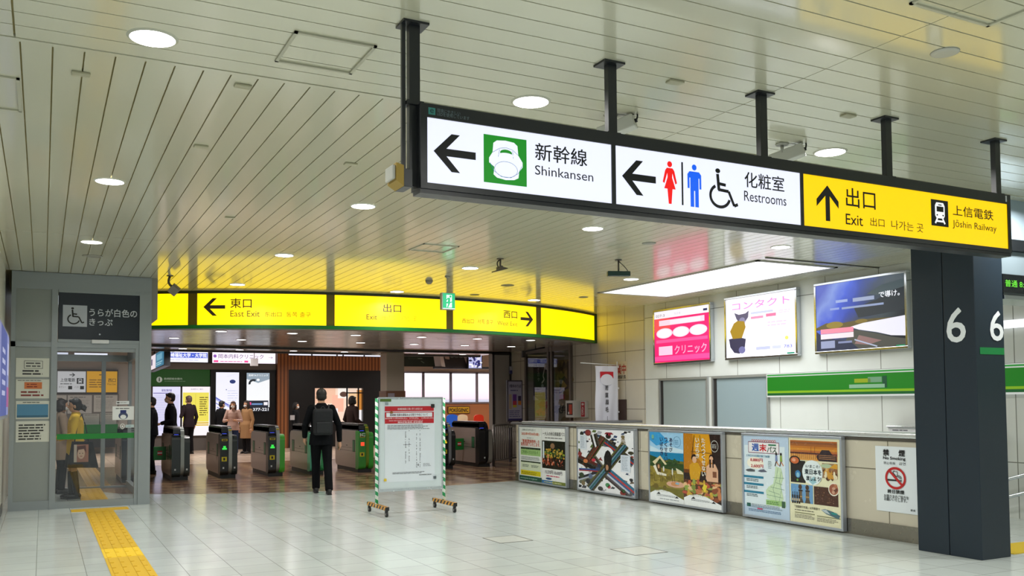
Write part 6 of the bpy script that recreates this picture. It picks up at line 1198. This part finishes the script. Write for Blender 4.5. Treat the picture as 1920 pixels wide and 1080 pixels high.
# by the left gates
person('masked person in a dark suit facing left behind the silver striped gate', gx_at(320, 21.9), 21.9, 1.76, r90*.95, top='12141a', bottom='101216', mask='c0a898', wrists=((-.20, .22, 1.05), (.24, .05, .85)), elbows=((-.25, -.02, 1.12), (.26, -.04, 1.12)), hem=.82, coat_w=.02)
person('person in black cut by the booth post, walking through the leftmost gate', gx_at(284.5, 21.2), 21.2, 1.66, r90*.8, top='0e1014', bottom='0e1014', feet=((-.1, -.05), (.1, .25)), mask='c8c8c8')
person('person in a dark checked jacket standing by the yellow lit guide', gx_at(354, 29.0), 29.0, 1.76, math.radians(30), top='2a2228', bottom='121216', hem=.80, hairc='5a4a44', mask='b8a8a0', wrists=((-.12, .2, 1.1), (.25, .05, .85)), elbows=((-.27, .0, 1.12), (.26, -.02, 1.1)))
person('person in black with short dark hair in front of the tall white screen', gx_at(415, 28.5), 28.5, 1.60, math.radians(-60), top='121418', bottom='101216', hairc='14161c')
person('person in a pinkish beige sweater and blue jeans behind the gates', gx_at(437, 27.6), 27.6, 1.58, math.radians(160), top='b89a90', bottom='2c3a5c', hem=.80, coat_w=.02, hair='long', hairc='4a3430', wrists=((-.14, .24, 1.12), (.14, .24, 1.12)), elbows=((-.27, .06, 1.10), (.27, .06, 1.10)), kind='sweater')
person('person in a long camel coat beside the tall clinic screen', gx_at(463, 28.2), 28.2, 1.60, math.radians(120), top='a07c58', bottom='1a1a1e', hem=.50, coat_w=.06, hair='long', hairc='241a18', kind='coat')
person('masked person in black with a white pass on a lanyard before the kiosk', gx_at(554, 28.6), 28.6, 1.54, math.radians(-120), top='15181c', bottom='101216', hair='bob', hairc='141416', mask='e8eaec', hem=.84)
o = bx('name_pass', (gx_at(548, 28.4)-.09, 28.30, 1.0, gx_at(548, 28.4)+.05, 28.315, 1.15), mat('b8bcc4', .4)); props(o, 'white name pass hanging on the chest of the masked person', 'pass')
person('person with short dark brown hair in a brown jacket behind the green gate', gx_at(660, 22.4), 22.4, 1.68, -r90*.8, top='3c2e2c', bottom='14161a', hair='bob', hairc='1c1412', mask='c8b8b0', wrists=((-.24, .16, .95), (.22, .2, .98)), elbows=((-.27, -.04, 1.12), (.27, -.04, 1.12)))
person('person in a light grey top by the orange wall behind the barrier', gx_at(936, 25.5), 25.5, 1.57, math.radians(-35), top='a8a4ae', bottom='111318', hair='tail', hairc='14141a', mask='d8dce0')
backpack('large black backpack on the person by the orange wall', gx_at(940, 25.4), 25.38, .88, math.radians(-35), .32, .2, .5, '16181c')
# booth
gpos = (gx_at(142, 16.25), 16.25)
person('person with black hair, yellow jacket, black skirt and boots inside the booth', gpos[0], gpos[1], 1.60, r90*.97, top='d8b040', bottom=None, skirt=('16161a', .54), shoes='12141a', boots=True, hair='tail', hairc='101012', mask=None, hem=.70, feet=((-.06, -.02), (.07, .06)), wrists=((-.16, .30, 1.05), (.17, .28, 1.02)), elbows=((-.23, .04, 1.10), (.23, .02, 1.10)), vox=.008)
t = thing('tote_bag', 'black shoulder tote bag with a portrait style print carried by the girl in the booth', 'bag', (gpos[0]+.08, gpos[1]-.24, .50))
mb = MB(); mb.prism([(-.20, .02), (.25, .0), (.16, .42), (-.14, .43)], 'Y', -.06, .04); mb.build('bag', mat('14151a', .7, bump=(20, .4)), t)
a = Art(Plane((t.location.x, t.location.y-.062, t.location.z), (1, 0, 0)), rough=.6); s = Sub(a, -.11, .10, .1, .38); s.rect(0, 0, 1, 1, 'a8705c', 1); s.ell(.5, .5, .25, .32, 'd8b49c', 1.5); s.poly([(.2, .9), (.8, .95), (.85, .5), (.7, .75), (.3, .7), (.2, .4)], '5a3028', 2); s.ell(.4, .5, .03, .03, '3a1c18', 2.5); s.ell(.6, .5, .03, .03, '3a1c18', 2.5); s.rect(.43, .32, .57, .35, 'a03a34', 2.5); s.rect(0, 0, .2, 1, 'c8b8a8', 1.2); a.build('print', t)
mb = MB(); mb.tube(bez((-.10, -.01, .42), (-.05, .06, .8), (.0, .12, .86))+bez((.0, .12, .86), (.06, .02, .7), (.10, -.01, .42))[1:], .008); mb.build('strap', mat('14151a', .6), t)
person('person in a beige coat and mask facing the girl inside the booth', gx_at(114, 17.3), 17.3, 1.60, -r90*.9, top='94806f', bottom='1a1a1e', hem=.62, coat_w=.05, hair='bob', hairc='2a2220', mask='d0ccc8', wrists=((-.16, .26, 1.0), (.16, .26, 1.0)), elbows=((-.25, .03, 1.1), (.25, .03, 1.1)), kind='coat')
